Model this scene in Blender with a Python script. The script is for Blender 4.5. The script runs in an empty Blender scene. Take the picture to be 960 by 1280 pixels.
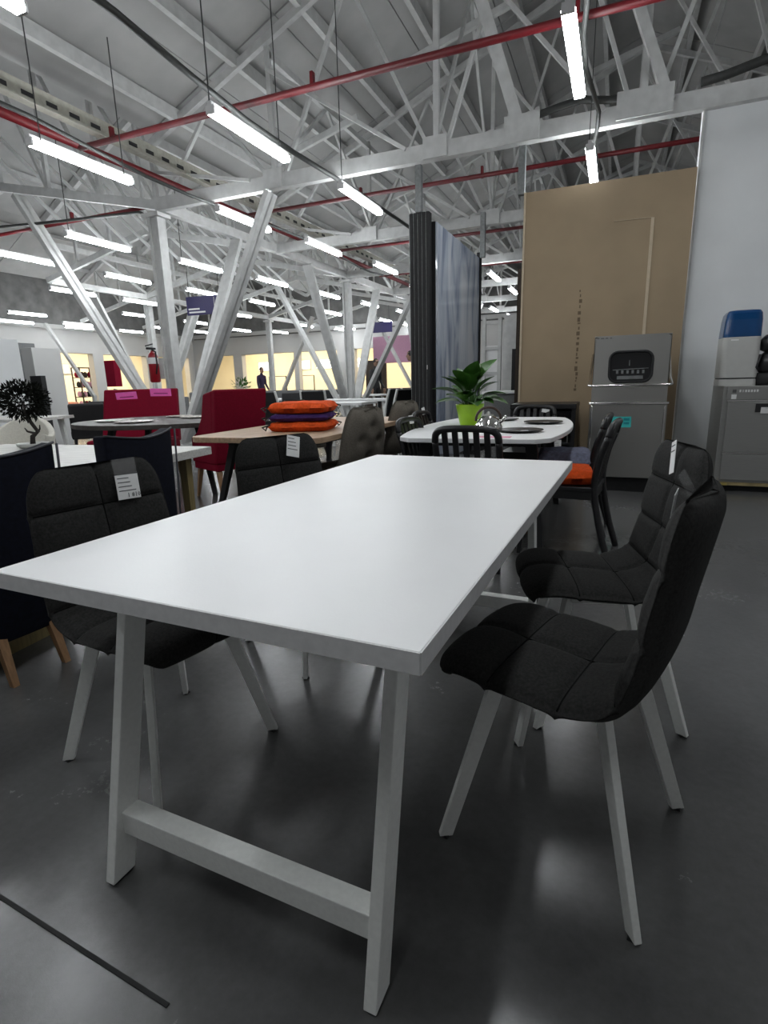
import bpy, math, random
from mathutils import Vector, Matrix, Euler
random.seed(7)
S = bpy.context.scene
COL = S.collection
PI = math.pi

# ------------------------------------------------------------------ camera, world, exposure
cam_d = bpy.data.cameras.new('camera'); cam = bpy.data.objects.new('camera', cam_d); COL.objects.link(cam)
cam_d.sensor_fit = 'HORIZONTAL'; cam_d.sensor_width = 36.0; cam_d.lens = 682.4 * 36.0 / 960.0
cam_d.clip_start = 0.02; cam_d.clip_end = 200
def cam_matrix(loc, yaw, pitch, roll):
    fw = Vector((-math.sin(yaw)*math.cos(pitch), math.cos(yaw)*math.cos(pitch), -math.sin(pitch)))
    r = Vector((math.cos(yaw), math.sin(yaw), 0)); u = r.cross(fw)
    r2 = r*math.cos(roll) + u*math.sin(roll); u2 = -r*math.sin(roll) + u*math.cos(roll)
    m = Matrix((r2, u2, -fw)).transposed().to_4x4(); m.translation = Vector(loc); return m
cam.matrix_world = cam_matrix((0.656, -0.621, 1.0885), 0.399, 0.2338, -0.0268)
S.camera = cam
W = bpy.data.worlds.new('hall_air'); S.world = W; W.use_nodes = True
W.node_tree.nodes['Background'].inputs[0].default_value = (0.95, 0.975, 1.0, 1)
W.node_tree.nodes['Background'].inputs[1].default_value = 0.16
S.view_settings.view_transform = 'Standard'; S.view_settings.look = 'None'
S.view_settings.exposure = 0.3; S.view_settings.gamma = 1.0
TUBE = 36.0          # radiance of the fluorescent tubes
WARM = 75.0           # radiance of the warm tubes in the rooms behind

# ------------------------------------------------------------------ materials
def mat(name, col, rough=0.5, metal=0.0, noise=0.0, scale=20.0, bump=0.0, bscale=None, stretch=None,
        emit=None, estr=0.0, rnoise=0.0, spec=0.5, sheen=0.0, alpha=None, transm=0.0, detail=4.0):
    m = bpy.data.materials.new(name); m.use_nodes = True
    nt = m.node_tree; b = nt.nodes['Principled BSDF']
    b.inputs['Base Color'].default_value = (*col, 1); b.inputs['Roughness'].default_value = rough
    b.inputs['Metallic'].default_value = metal; b.inputs['Specular IOR Level'].default_value = spec
    if sheen: b.inputs['Sheen Weight'].default_value = sheen; b.inputs['Sheen Roughness'].default_value = 0.5
    if transm: b.inputs['Transmission Weight'].default_value = transm
    if alpha is not None: b.inputs['Alpha'].default_value = alpha
    if emit: b.inputs['Emission Color'].default_value = (*emit, 1); b.inputs['Emission Strength'].default_value = estr
    if noise or bump or rnoise:
        tc = nt.nodes.new('ShaderNodeTexCoord'); mp = nt.nodes.new('ShaderNodeMapping')
        nt.links.new(tc.outputs['Object'], mp.inputs[0])
        if stretch: mp.inputs['Scale'].default_value = stretch
        n = nt.nodes.new('ShaderNodeTexNoise'); n.inputs['Scale'].default_value = scale; n.inputs['Detail'].default_value = detail
        nt.links.new(mp.outputs[0], n.inputs['Vector'])
        if noise:
            r = nt.nodes.new('ShaderNodeValToRGB')
            r.color_ramp.elements[0].position = 0.3; r.color_ramp.elements[1].position = 0.7
            r.color_ramp.elements[0].color = (*[max(0, c*(1-noise)) for c in col], 1)
            r.color_ramp.elements[1].color = (*[min(1, c*(1+noise)) for c in col], 1)
            nt.links.new(n.outputs['Fac'], r.inputs[0]); nt.links.new(r.outputs[0], b.inputs['Base Color'])
        if rnoise:
            mr = nt.nodes.new('ShaderNodeMapRange')
            mr.inputs[1].default_value = 0.3; mr.inputs[2].default_value = 0.7
            mr.inputs[3].default_value = rough - rnoise; mr.inputs[4].default_value = rough + rnoise
            nt.links.new(n.outputs['Fac'], mr.inputs[0]); nt.links.new(mr.outputs[0], b.inputs['Roughness'])
        if bump:
            n2 = n
            if bscale:
                n2 = nt.nodes.new('ShaderNodeTexNoise'); n2.inputs['Scale'].default_value = bscale; n2.inputs['Detail'].default_value = 3
                nt.links.new(mp.outputs[0], n2.inputs['Vector'])
            bp = nt.nodes.new('ShaderNodeBump'); bp.inputs['Strength'].default_value = bump; bp.inputs['Distance'].default_value = 0.01
            nt.links.new(n2.outputs['Fac'], bp.inputs['Height']); nt.links.new(bp.outputs[0], b.inputs['Normal'])
    return m
M = {}
M['top_white'] = mat('white_melamine', (0.86, 0.86, 0.86), 0.38, noise=0.02, scale=3, bump=0.03, bscale=180)
M['edge_white'] = mat('white_edge_band', (0.76, 0.76, 0.76), 0.5, noise=0.06, scale=60, bump=0.05)
M['leg_white'] = mat('white_powder_coat', (0.84, 0.85, 0.82), 0.45, noise=0.04, scale=90, bump=0.08)
M['chair_cloth'] = mat('charcoal_cloth', (0.025, 0.0245, 0.0235), 0.95, noise=0.35, scale=160, bump=0.25, bscale=700, spec=0.25)
M['seam'] = mat('black_seam_thread', (0.006, 0.006, 0.006), 0.95, noise=0.1, spec=0.1)
M['navy'] = mat('navy_velvet', (0.0035, 0.0045, 0.011), 0.85, noise=0.3, scale=60, bump=0.1, bscale=500, spec=0.2)
M['navy_piping'] = mat('navy_piping', (0.05, 0.05, 0.06), 0.7)
M['khaki'] = mat('khaki_cloth', (0.16, 0.143, 0.12), 0.9, noise=0.2, scale=120, bump=0.2, bscale=600, spec=0.2)
M['red'] = mat('red_cloth', (0.19, 0.002, 0.018), 0.85, noise=0.15, scale=80, bump=0.1, bscale=500, spec=0.2)
M['cream'] = mat('cream_cloth', (0.55, 0.53, 0.47), 0.9, noise=0.08, scale=80, bump=0.1, bscale=400)
M['oak'] = mat('light_oak', (0.42, 0.29, 0.19), 0.5, noise=0.22, scale=5, stretch=(14, 1.2, 14), bump=0.05)
M['legwood'] = mat('oiled_beech', (0.30, 0.17, 0.085), 0.5, noise=0.2, scale=8, stretch=(12, 12, 1))
M['olivewood'] = mat('olive_oak', (0.22, 0.17, 0.075), 0.5, noise=0.2, scale=8, stretch=(12, 12, 1))
M['darkwood'] = mat('smoked_oak', (0.055, 0.047, 0.042), 0.5, noise=0.35, scale=6, stretch=(2, 12, 12), bump=0.06)
M['greywood'] = mat('whitewashed_oak', (0.62, 0.61, 0.58), 0.5, noise=0.16, scale=5, stretch=(2.0, 18, 18), bump=0.06)
M['black'] = mat('black_lacquer', (0.012, 0.012, 0.013), 0.35, noise=0.2, scale=40)
M['blackmat'] = mat('black_matt', (0.010, 0.010, 0.011), 0.7, noise=0.2, scale=40)
M['steel'] = mat('brushed_steel', (0.46, 0.455, 0.43), 0.30, 1.0, noise=0.015, scale=3)
M['chrome'] = mat('polished_steel', (0.75, 0.74, 0.72), 0.12, 1.0, noise=0.03, scale=10)
M['greysteel'] = mat('satin_grey_steel', (0.36, 0.36, 0.345), 0.4, 0.7, noise=0.06, scale=6, stretch=(1, 1, 40))
M['galv'] = mat('galvanised_steel', (0.22, 0.23, 0.23), 0.5, 0.5, noise=0.2, scale=30)
M['paint'] = mat('white_steel_paint', (0.56, 0.565, 0.555), 0.5, noise=0.10, scale=9, bump=0.04)
M['roof'] = mat('pale_roof_sheet', (0.42, 0.42, 0.41), 0.75, noise=0.12, scale=1.6, bump=0.05, bscale=8)
M['cladding'] = mat('dark_grey_cladding', (0.17, 0.17, 0.165), 0.8, noise=0.25, scale=3)
M['redpipe'] = mat('red_pipe_paint', (0.125, 0.005, 0.009), 0.45, noise=0.15, scale=14)
M['cable'] = mat('dark_cable', (0.035, 0.037, 0.035), 0.6, noise=0.2, scale=30)
M['tray'] = mat('cable_tray_zinc', (0.36, 0.35, 0.30), 0.5, 0.3, noise=0.12, scale=18)
M['tube'] = mat('fluorescent_tube', (0.9, 0.9, 0.9), 0.5, emit=(0.93, 0.97, 1.0), estr=TUBE)
M['tubewarm'] = mat('warm_tube', (0.9, 0.9, 0.9), 0.5, emit=(1.0, 0.83, 0.56), estr=WARM)
M['housing'] = mat('white_lamp_housing', (0.7, 0.7, 0.7), 0.5, noise=0.03)
M['card'] = mat('brown_hardboard', (0.33, 0.25, 0.16), 0.8, noise=0.07, scale=2.5, bump=0.05, bscale=60)
M['cardseam'] = mat('pale_board_tape', (0.52, 0.43, 0.31), 0.7, noise=0.06)
M['cardink'] = mat('faded_board_print', (0.14, 0.10, 0.06), 0.8, noise=0.1)
M['wallwhite'] = mat('white_plaster', (0.74, 0.755, 0.76), 0.7, noise=0.05, scale=2.0, bump=0.05, bscale=40)
M['wallgrey'] = mat('grey_white_plaster', (0.52, 0.52, 0.51), 0.8, noise=0.05, scale=1)
M['wallcream'] = mat('cream_plaster', (0.88, 0.82, 0.66), 0.8, noise=0.04, scale=1)
M['paper'] = mat('white_paper', (0.80, 0.80, 0.79), 0.7, noise=0.02)
M['ink'] = mat('black_ink', (0.10, 0.10, 0.10), 0.8, noise=0.05)
M['pink'] = mat('pink_paper', (0.95, 0.16, 0.55), 0.7, noise=0.05)
M['pinkink'] = mat('dark_pink_ink', (0.35, 0.03, 0.16), 0.8, noise=0.05)
M['orange'] = mat('orange_velour', (0.72, 0.085, 0.012), 0.9, noise=0.18, scale=50, bump=0.4, bscale=200, spec=0.2)
M['purple'] = mat('purple_velour', (0.055, 0.022, 0.12), 0.9, noise=0.2, scale=50, bump=0.4, bscale=200, spec=0.2)
M['bluegrey'] = mat('blue_grey_velour', (0.17, 0.18, 0.25), 0.9, noise=0.25, scale=50, bump=0.4, bscale=200, spec=0.2)
M['lime'] = mat('lime_ceramic', (0.33, 0.58, 0.012), 0.3, noise=0.05)
M['leaf'] = mat('glossy_green_leaf', (0.040, 0.125, 0.016), 0.35, noise=0.4, scale=9)
M['bonsai'] = mat('dark_artificial_leaf', (0.007, 0.008, 0.006), 0.9, noise=0.4, scale=30, spec=0.1)
M['bark'] = mat('dark_bark', (0.02, 0.015, 0.012), 0.8, noise=0.3, scale=40)
M['soil'] = mat('soil', (0.02, 0.014, 0.01), 0.95, noise=0.4, scale=60)
M['bluecap'] = mat('blue_translucent_plastic', (0.006, 0.055, 0.17), 0.15, noise=0.08, scale=6)
M['cooler'] = mat('grey_white_plastic', (0.50, 0.50, 0.48), 0.4, noise=0.03)
M['teal'] = mat('teal_label', (0.05, 0.52, 0.50), 0.5, noise=0.03)
M['tealdark'] = mat('dark_teal_print', (0.01, 0.25, 0.28), 0.5, noise=0.03)
M['glassdark'] = mat('dark_glass', (0.008, 0.008, 0.009), 0.08, noise=0.1)
M['plastic'] = mat('clear_plastic', (0.85, 0.85, 0.85), 0.12, alpha=0.07, noise=0.02)
M['navysign'] = mat('navy_sign', (0.022, 0.016, 0.095), 0.5, noise=0.04)
M['pinkwall'] = mat('mauve_panel', (0.50, 0.27, 0.38), 0.7, noise=0.04)
M['extred'] = mat('extinguisher_red', (0.30, 0.006, 0.015), 0.3, noise=0.05)
M['greycloth'] = mat('grey_sofa_cloth', (0.16, 0.165, 0.165), 0.9, noise=0.15, scale=60)
M['brown'] = mat('dark_brown_cloth', (0.055, 0.040, 0.030), 0.9, noise=0.15, scale=60)
M['skin'] = mat('skin', (0.32, 0.19, 0.13), 0.6, noise=0.05)
M['pallet'] = mat('pale_pallet_wood', (0.42, 0.33, 0.16), 0.7, noise=0.2, scale=10)
M['flora'] = mat('plate_pattern', (0.42, 0.40, 0.36), 0.3, noise=0.75, scale=26)
def floor_mat():
    m = bpy.data.materials.new('polished_concrete'); m.use_nodes = True; nt = m.node_tree; b = nt.nodes['Principled BSDF']
    tc = nt.nodes.new('ShaderNodeTexCoord')
    def nz(scale, det, rough=0.55):
        n = nt.nodes.new('ShaderNodeTexNoise'); n.inputs['Scale'].default_value = scale; n.inputs['Detail'].default_value = det
        n.inputs['Roughness'].default_value = rough; nt.links.new(tc.outputs['Object'], n.inputs['Vector']); return n
    a = nz(1.3, 6); c = nz(38, 5, 0.7)
    mx = nt.nodes.new('ShaderNodeMix'); mx.data_type = 'FLOAT'; mx.inputs[0].default_value = 0.3
    nt.links.new(a.outputs['Fac'], mx.inputs[2]); nt.links.new(c.outputs['Fac'], mx.inputs[3])
    r = nt.nodes.new('ShaderNodeValToRGB'); r.color_ramp.elements[0].position = 0.32; r.color_ramp.elements[1].position = 0.72
    r.color_ramp.elements[0].color = (0.068, 0.068, 0.0675, 1); r.color_ramp.elements[1].color = (0.125, 0.125, 0.125, 1)
    nt.links.new(mx.outputs[0], r.inputs[0]); nt.links.new(r.outputs[0], b.inputs['Base Color'])
    mr = nt.nodes.new('ShaderNodeMapRange'); mr.inputs[1].default_value = 0.3; mr.inputs[2].default_value = 0.7
    mr.inputs[3].default_value = 0.17; mr.inputs[4].default_value = 0.30
    nt.links.new(mx.outputs[0], mr.inputs[0]); nt.links.new(mr.outputs[0], b.inputs['Roughness'])
    bp = nt.nodes.new('ShaderNodeBump'); bp.inputs['Strength'].default_value = 0.10; bp.inputs['Distance'].default_value = 0.004
    nt.links.new(c.outputs['Fac'], bp.inputs['Height']); nt.links.new(bp.outputs[0], b.inputs['Normal'])
    b.inputs['Specular IOR Level'].default_value = 0.6
    return m
M['floor'] = floor_mat()
def marble_mat():
    m = bpy.data.materials.new('grey_veined_stone'); m.use_nodes = True; nt = m.node_tree; b = nt.nodes['Principled BSDF']
    tc = nt.nodes.new('ShaderNodeTexCoord'); mp = nt.nodes.new('ShaderNodeMapping'); mp.inputs['Rotation'].default_value = (0.35, 0, 0)
    mp.inputs['Scale'].default_value = (1, 1.7, 0.40); nt.links.new(tc.outputs['Object'], mp.inputs[0])
    n = nt.nodes.new('ShaderNodeTexNoise'); n.inputs['Scale'].default_value = 1.9; n.inputs['Detail'].default_value = 9; n.inputs['Distortion'].default_value = 1.1
    nt.links.new(mp.outputs[0], n.inputs['Vector'])
    r = nt.nodes.new('ShaderNodeValToRGB')
    r.color_ramp.elements[0].position = 0.36; r.color_ramp.elements[0].color = (0.22, 0.26, 0.35, 1)
    r.color_ramp.elements[1].position = 0.66; r.color_ramp.elements[1].color = (0.66, 0.69, 0.74, 1)
    e = r.color_ramp.elements.new(0.47); e.color = (0.44, 0.49, 0.58, 1)
    nt.links.new(n.outputs['Fac'], r.inputs[0]); nt.links.new(r.outputs[0], b.inputs['Base Color'])
    b.inputs['Roughness'].default_value = 0.06
    return m
M['marble'] = marble_mat()

# ------------------------------------------------------------------ mesh helpers
class MB:
    def __init__(s): s.v = []; s.f = []
    def add(s, vs, fs):
        o = len(s.v); s.v += [tuple(v) for v in vs]; s.f += [[i+o for i in f] for f in fs]; return s
    def box(s, c, d, rot=None, taper=None):
        hx, hy, hz = d[0]/2, d[1]/2, d[2]/2; vs = []
        for z in (-1, 1):
            k = taper if (taper and z < 0) else 1.0
            for x, y in ((-1,-1),(1,-1),(1,1),(-1,1)): vs.append(Vector((x*hx*k, y*hy*k, z*hz)))
        if rot is not None:
            R = Euler(rot).to_matrix() if not isinstance(rot, Matrix) else rot
            vs = [R @ v for v in vs]
        vs = [v + Vector(c) for v in vs]
        return s.add(vs, [[3,2,1,0],[4,5,6,7],[0,1,5,4],[1,2,6,5],[2,3,7,6],[3,0,4,7]])
    def bar(s, p, q, w, h, up=(0,0,1), w2=None, h2=None):
        p = Vector(p); q = Vector(q); d = (q-p).normalized(); up = Vector(up)
        if abs(d.dot(up)) > 0.98: up = Vector((0,1,0))
        a = d.cross(up).normalized(); b = a.cross(d).normalized(); vs = []
        for c, ww, hh in ((p, w, h), (q, w2 or w, h2 or h)):
            for x, y in ((-1,-1),(1,-1),(1,1),(-1,1)): vs.append(c + a*x*ww/2 + b*y*hh/2)
        return s.add(vs, [[0,1,2,3],[7,6,5,4],[0,4,5,1],[1,5,6,2],[2,6,7,3],[3,7,4,0]])
    def legbar(s, p, q, w, h, up, w2=None, h2=None):
        """bar from p (top) to q (foot), foot cut level with the floor"""
        p = Vector(p); q = Vector(q); d = (q-p).normalized(); up = Vector(up)
        a = d.cross(up).normalized(); b = a.cross(d).normalized(); vs = []
        for c, ww, hh in ((p, w, h), (q, w2 or w, h2 or h)):
            for x, y in ((-1,-1),(1,-1),(1,1),(-1,1)):
                v = c + a*x*ww/2 + b*y*hh/2
                v = v + d*((c.z - v.z)/d.z); vs.append(v)
        return s.add(vs, [[0,1,2,3],[7,6,5,4],[0,4,5,1],[1,5,6,2],[2,6,7,3],[3,7,4,0]])
    def tube(s, pts, r, n=8, closed=False):
        pts = [Vector(p) for p in pts]; N = len(pts); base = len(s.v); prev = None
        for i, p in enumerate(pts):
            if closed: t = (pts[(i+1) % N] - pts[i-1]).normalized()
            else: t = (pts[min(i+1, N-1)] - pts[max(i-1, 0)]).normalized()
            if prev is None:
                up = Vector((0,0,1)) if abs(t.z) < 0.9 else Vector((1,0,0))
                a = t.cross(up).normalized()
            else:
                a = (prev - t*prev.dot(t)).normalized()
            prev = a; b = t.cross(a); rr = r[i] if isinstance(r, (list, tuple)) else r
            for k in range(n):
                an = 2*PI*k/n; s.v.append(tuple(p + (a*math.cos(an) + b*math.sin(an))*rr))
        L = N if closed else N-1
        for i in range(L):
            for k in range(n):
                i2 = (i+1) % N
                s.f.append([base+i*n+k, base+i*n+(k+1) % n, base+i2*n+(k+1) % n, base+i2*n+k])
        if not closed:
            s.f.append([base+k for k in range(n)][::-1]); s.f.append([base+(N-1)*n+k for k in range(n)])
        return s
    def lathe(s, prof, c=(0,0,0), n=24):
        base = len(s.v); cx, cy, cz = c
        for r, z in prof:
            for k in range(n):
                a = 2*PI*k/n; s.v.append((cx+r*math.cos(a), cy+r*math.sin(a), cz+z))
        for i in range(len(prof)-1):
            for k in range(n): s.f.append([base+i*n+k, base+i*n+(k+1) % n, base+(i+1)*n+(k+1) % n, base+(i+1)*n+k])
        s.f.append([base+k for k in range(n)][::-1]); s.f.append([base+(len(prof)-1)*n+k for k in range(n)])
        return s
    def prism(s, poly, z0, z1, xf=None):
        n = len(poly); vs = [Vector((x, y, z)) for z in (z0, z1) for x, y in poly]
        if xf: vs = [xf @ v for v in vs]
        return s.add(vs, [list(range(n))[::-1], list(range(n, 2*n))] + [[i, (i+1) % n, n+(i+1) % n, n+i] for i in range(n)])
    def build(s, name, m, parent=None, smooth=False, bevel=0.0, sub=0, label=None, loc=None, rot=None):
        me = bpy.data.meshes.new(name); me.from_pydata(s.v, [], s.f); me.update()
        me.materials.append(M[m] if isinstance(m, str) else m)
        if smooth: me.polygons.foreach_set('use_smooth', [True]*len(me.polygons))
        return link(name, me, parent, bevel, sub, label, loc, rot, smooth)
def link(name, me, parent=None, bevel=0.0, sub=0, label=None, loc=None, rot=None, smooth=False):
    o = bpy.data.objects.new(name, me); COL.objects.link(o)
    if parent is not None: o.parent = parent
    if loc: o.location = loc
    if rot: o.rotation_euler = rot
    if bevel:
        b = o.modifiers.new('bevel', 'BEVEL'); b.width = bevel; b.segments = 2; b.limit_method = 'ANGLE'
    if sub:
        q = o.modifiers.new('sub', 'SUBSURF'); q.levels = sub; q.render_levels = sub
    if label: o['label'] = label
    return o
def thing(name, label, cat, loc=(0,0,0), rz=0.0, group=None):
    o = bpy.data.objects.new(name, None); COL.objects.link(o); o.location = loc; o.rotation_euler = (0, 0, rz)
    o.empty_display_size = 0.1
    return tag(o, label, cat, group)
def tag(o, label, cat, group=None):
    o['label'] = label; o['category'] = cat
    if group: o['group'] = group
    return o
def struct(o): o['kind'] = 'structure'; return o
def copy_tree(o, loc, rz, label, group=None, skip=()):
    r = o.copy(); COL.objects.link(r); r.location = loc; r.rotation_euler = (0, 0, rz); r['label'] = label
    if group: r['group'] = group
    def rec(src, dst):
        for ch in list(src.children):
            if ch.get('unique'): continue
            d = ch.copy(); COL.objects.link(d); d.parent = dst; rec(ch, d)
    rec(o, r); return r
def text_mesh(txt, size, m, name, parent, loc, rot=(0,0,0), align='CENTER', thick=0.0004):
    cu = bpy.data.curves.new('t', 'FONT'); cu.body = txt; cu.size = size; cu.align_x = align; cu.extrude = thick; cu.resolution_u = 1
    ob = bpy.data.objects.new('t', cu); COL.objects.link(ob)
    me = bpy.data.meshes.new_from_object(ob); bpy.data.objects.remove(ob); bpy.data.curves.remove(cu)
    me.materials.clear(); me.materials.append(M[m])
    return link(name, me, parent, loc=loc, rot=rot)
def rrect(w, d, r, n=6):
    out = []
    for sx, sy, a0 in ((1,1,0),(-1,1,90),(-1,-1,180),(1,-1,270)):
        for k in range(n+1):
            a = math.radians(a0 + 90*k/n); out.append((sx*(w/2-r)+r*math.cos(a), sy*(d/2-r)+r*math.sin(a)))
    return out
def face(fx, fy): return math.atan2(-fx, fy)      # z rotation that turns a thing's front (+y) towards (fx, fy)
def arc(cx, cz, r, a0, a1, n, y=0.0): return [(cx+r*math.cos(math.radians(a0+(a1-a0)*k/n)), y, cz+r*math.sin(math.radians(a0+(a1-a0)*k/n))) for k in range(n+1)]

# ================================================================== SETTING
f = MB().box((-4, 4.5, -0.05), (31, 37, 0.1)).build('floor', 'floor'); struct(f)
sm = MB().bar((-3.2, 0.115, 0.001), (-0.02, -0.085, 0.001), 0.008, 0.003).build('floor_joint', 'blackmat', f)

VX, HALF = -5.5, 6.3            # valley line of the columns, half span of the near bay
def roof_z(x):
    if x >= VX: return 4.5 + 0.42*(HALF - abs(x - (VX+HALF)))
    k = (VX - x) % 6.3
    return 4.9 + 0.55*min(k, 6.3-k)
ceil = bpy.data.objects.new('ceiling', None); COL.objects.link(ceil); struct(ceil)
def slope(x0, x1, y0, y1, z0, z1, name='roof_panel'):
    m = MB(); t = 0.06
    m.add([(x0,y0,z0),(x1,y0,z1),(x1,y1,z1),(x0,y1,z0),(x0,y0,z0+t),(x1,y0,z1+t),(x1,y1,z1+t),(x0,y1,z0+t)],
          [[3,2,1,0],[4,5,6,7],[0,1,5,4],[1,2,6,5],[2,3,7,6],[3,0,4,7]])
    return m.build(name, 'roof', ceil)
YS = [-14, -9, -4, 0.04, 3.04, 6.04, 9.04, 12.04, 15.04, 18.04, 22.2]
for i in range(len(YS)-1):
    y0, y1 = YS[i]+0.012, YS[i+1]-0.012
    for k in range(6):
        for sgn in (0, 1):
            a = VX + k*1.05 + sgn*HALF; b = a + 1.05
            slope(a+0.008, b-0.008, y0, y1, roof_z(a+1e-4), roof_z(b-1e-4))
    slope(7.12, 12.0, y0, y1, 4.5, 6.4)
    for bay in (1, 2):
        for h in (0, 1):
            a = VX - bay*6.3 + h*3.15; b = a + 3.15
            za, zb = (4.9, 4.9+0.55*3.15) if h == 0 else (4.9+0.55*3.15, 4.9)
            slope(a+0.008, b-0.008, y0, y1, za, zb)
for px in (-5.0, -4.0, -3.05, -2.1, -1.0, 0.1, 1.45, 2.5, 3.6, 4.8):
    z = roof_z(px) - 0.10
    MB().bar((px, -14, z), (px, 22, z), 0.07, 0.15).build('purlin', 'paint', ceil)
for px in (-6.6, -7.7, -8.75, -9.8, -10.8, -12.9, -14.0, -15.1, -16.2, -17.3):
    z = roof_z(px) - 0.08
    MB().bar((px, 1, z), (px, 22, z), 0.06, 0.10).build('purlin', 'paint', ceil)
# slanting glazing bars of the roof light beyond the first column, lit edges painted as white
for k in range(12):
    y = 6.45 + 0.62*k
    MB().bar((-7.75, y, 3.62), (-10.1, y, 5.72), 0.05, 0.05, up=(0,1,0)).build('glazing_bar', 'top_white', ceil)

def truss(y, label, x1, full=True):
    t = thing('roof_truss', label, 'truss', (0, y, 0))
    MB().bar((VX, 0, 3.6), (x1, 0, 3.6), 0.10, 0.165).build('bottom_chord', 'paint', t)
    xr = VX + HALF
    MB().bar((VX, 0, 4.36), (min(xr, x1), 0, roof_z(min(xr, x1))-0.22), 0.07, 0.09).build('top_chord', 'paint', t)
    if x1 > xr: MB().bar((xr, 0, roof_z(xr)-0.22), (x1, 0, roof_z(x1)-0.22), 0.07, 0.09).build('top_chord', 'paint', t)
    P = [-5.5, -3.53, -1.39, 0.72, 2.85, 5.0]
    for i, px in enumerate(P):
        if px > x1: break
        MB().bar((px, 0, 3.65), (px, 0, roof_z(px)-0.25), 0.06, 0.06, up=(0,1,0)).build('post', 'paint', t)
        if 0 < i and i != 3: MB().box((px, -0.065, 3.63), (0.28, 0.02, 0.22)).build('gusset_plate', 'paint', t)
        if i+1 < len(P) and P[i+1] <= x1:
            m_ = (px+P[i+1])/2; zt = roof_z(m_)-0.25
            MB().bar((px+0.1, 0.06, 3.66), (m_, 0.06, zt), 0.04, 0.05, up=(0,1,0)).build('diagonal', 'paint', t)
            MB().bar((P[i+1]-0.1, 0.06, 3.66), (m_, 0.06, zt), 0.04, 0.05, up=(0,1,0)).build('diagonal', 'paint', t)
            MB().bar((px, -0.05, roof_z(px)-0.5), (P[i+1]-0.35, -0.05, 3.66), 0.04, 0.05, up=(0,1,0)).build('diagonal', 'paint', t)
    # rising half over the side bays
    for b0 in ((VX, VX-6.3) if full else (VX,)):
        MB().bar((b0, 0, 3.6), (b0-3.15, 0, 4.28), 0.08, 0.12).build('bottom_chord', 'paint', t)
        MB().bar((b0-3.15, 0, 4.28), (b0-6.3, 0, 3.6), 0.08, 0.12).build('bottom_chord', 'paint', t)
        MB().bar((b0, 0, 4.75), (b0-3.15, 0, 6.42), 0.1, 0.12).build('top_chord', 'paint', t)
        MB().bar((b0-3.15, 0, 6.42), (b0-6.3, 0, 4.75), 0.1, 0.12).build('top_chord', 'paint', t)
        for dx in (1.05, 2.1, 3.15, 4.2, 5.25):
            k = min(dx, 6.3-dx); zb = 3.6+0.216*k; zt = 4.75+0.53*k
            MB().bar((b0-dx, 0, zb), (b0-dx, 0, zt), 0.06, 0.06, up=(0,1,0)).build('post', 'paint', t)
            k2 = min(dx-1.05, 6.3-dx+1.05); zb2 = 3.6+0.216*k2
            MB().bar((b0-dx+1.05, 0, zb2), (b0-dx, 0, zt), 0.04, 0.045, up=(0,1,0)).build('diagonal', 'paint', t)
    return t
truss(6.04, 'nearest white steel roof truss, its bottom chord meeting the nearest tree column', 7.1, False)
truss(9.04, 'second white steel roof truss, crossing behind the grey veined stone slab', 7.1, False)
truss(12.04, 'third white steel roof truss, resting on the tree column beyond the oak table', 7.1, False)
truss(15.04, 'fourth white steel roof truss, between two column rows deep in the hall', 7.1)
truss(18.04, 'fifth white steel roof truss, near the back wall', 7.1)
truss(21.04, 'farthest white steel roof truss, just before the back wall', 7.1)
def girder(x, y0, y1, label):
    t = thing('roof_girder', label, 'girder', (x, 0, 0))
    MB().bar((0, y0, 3.6), (0, y1, 3.6), 0.10, 0.14).build('bottom_chord', 'paint', t)
    MB().bar((0, y0, 4.42), (0, y1, 4.42), 0.10, 0.12).build('top_chord', 'paint', t)
    y = y0; k = 0
    while y < y1 - 1.4:
        a, b = (3.66, 4.36) if k % 2 == 0 else (4.36, 3.66)
        MB().bar((0, y, a), (0, y+1.5, b), 0.06, 0.06).build('diagonal', 'paint', t); y += 1.5; k += 1
    return t
girder(VX, 6.1, 22, 'lengthwise valley girder over the near row of tree columns')
girder(-11.8, 9.1, 22, 'lengthwise valley girder over the far left row of tree columns')
# lengthwise bracing frames standing on the trusses
def brace(x, y0, y1, zt, label):
    t = thing('roof_brace', label, 'brace', (x, 0, 0))
    n = int(round((y1-y0)/3)); 
    for k in range(n):
        a = y0+3*k
        MB().bar((0, a, 3.75), (0, a+1.5, zt), 0.035, 0.045).build('diagonal', 'paint', t)
        MB().bar((0, a+3, 3.75), (0, a+1.5, zt), 0.035, 0.045).build('diagonal', 'paint', t)
        MB().bar((-0.9, a+1.5, zt-0.55), (0.5, a+1.5, zt-0.2), 0.06, 0.08).build('cross_strut', 'paint', t)
    MB().bar((0, y0, zt), (0, y1, zt), 0.06, 0.08).build('rail', 'paint', t)
    return t
brace(-3.53, 6.04, 21.04, 5.0, 'zigzag white bracing along the roof above the red fire pipe')
brace(-1.39, 6.04, 21.04, 5.85, 'zigzag white bracing along the roof above the grey stone slab')
brace(0.72, 6.04, 21.04, 6.55, 'zigzag white bracing along the roof above the brown board')
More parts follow.
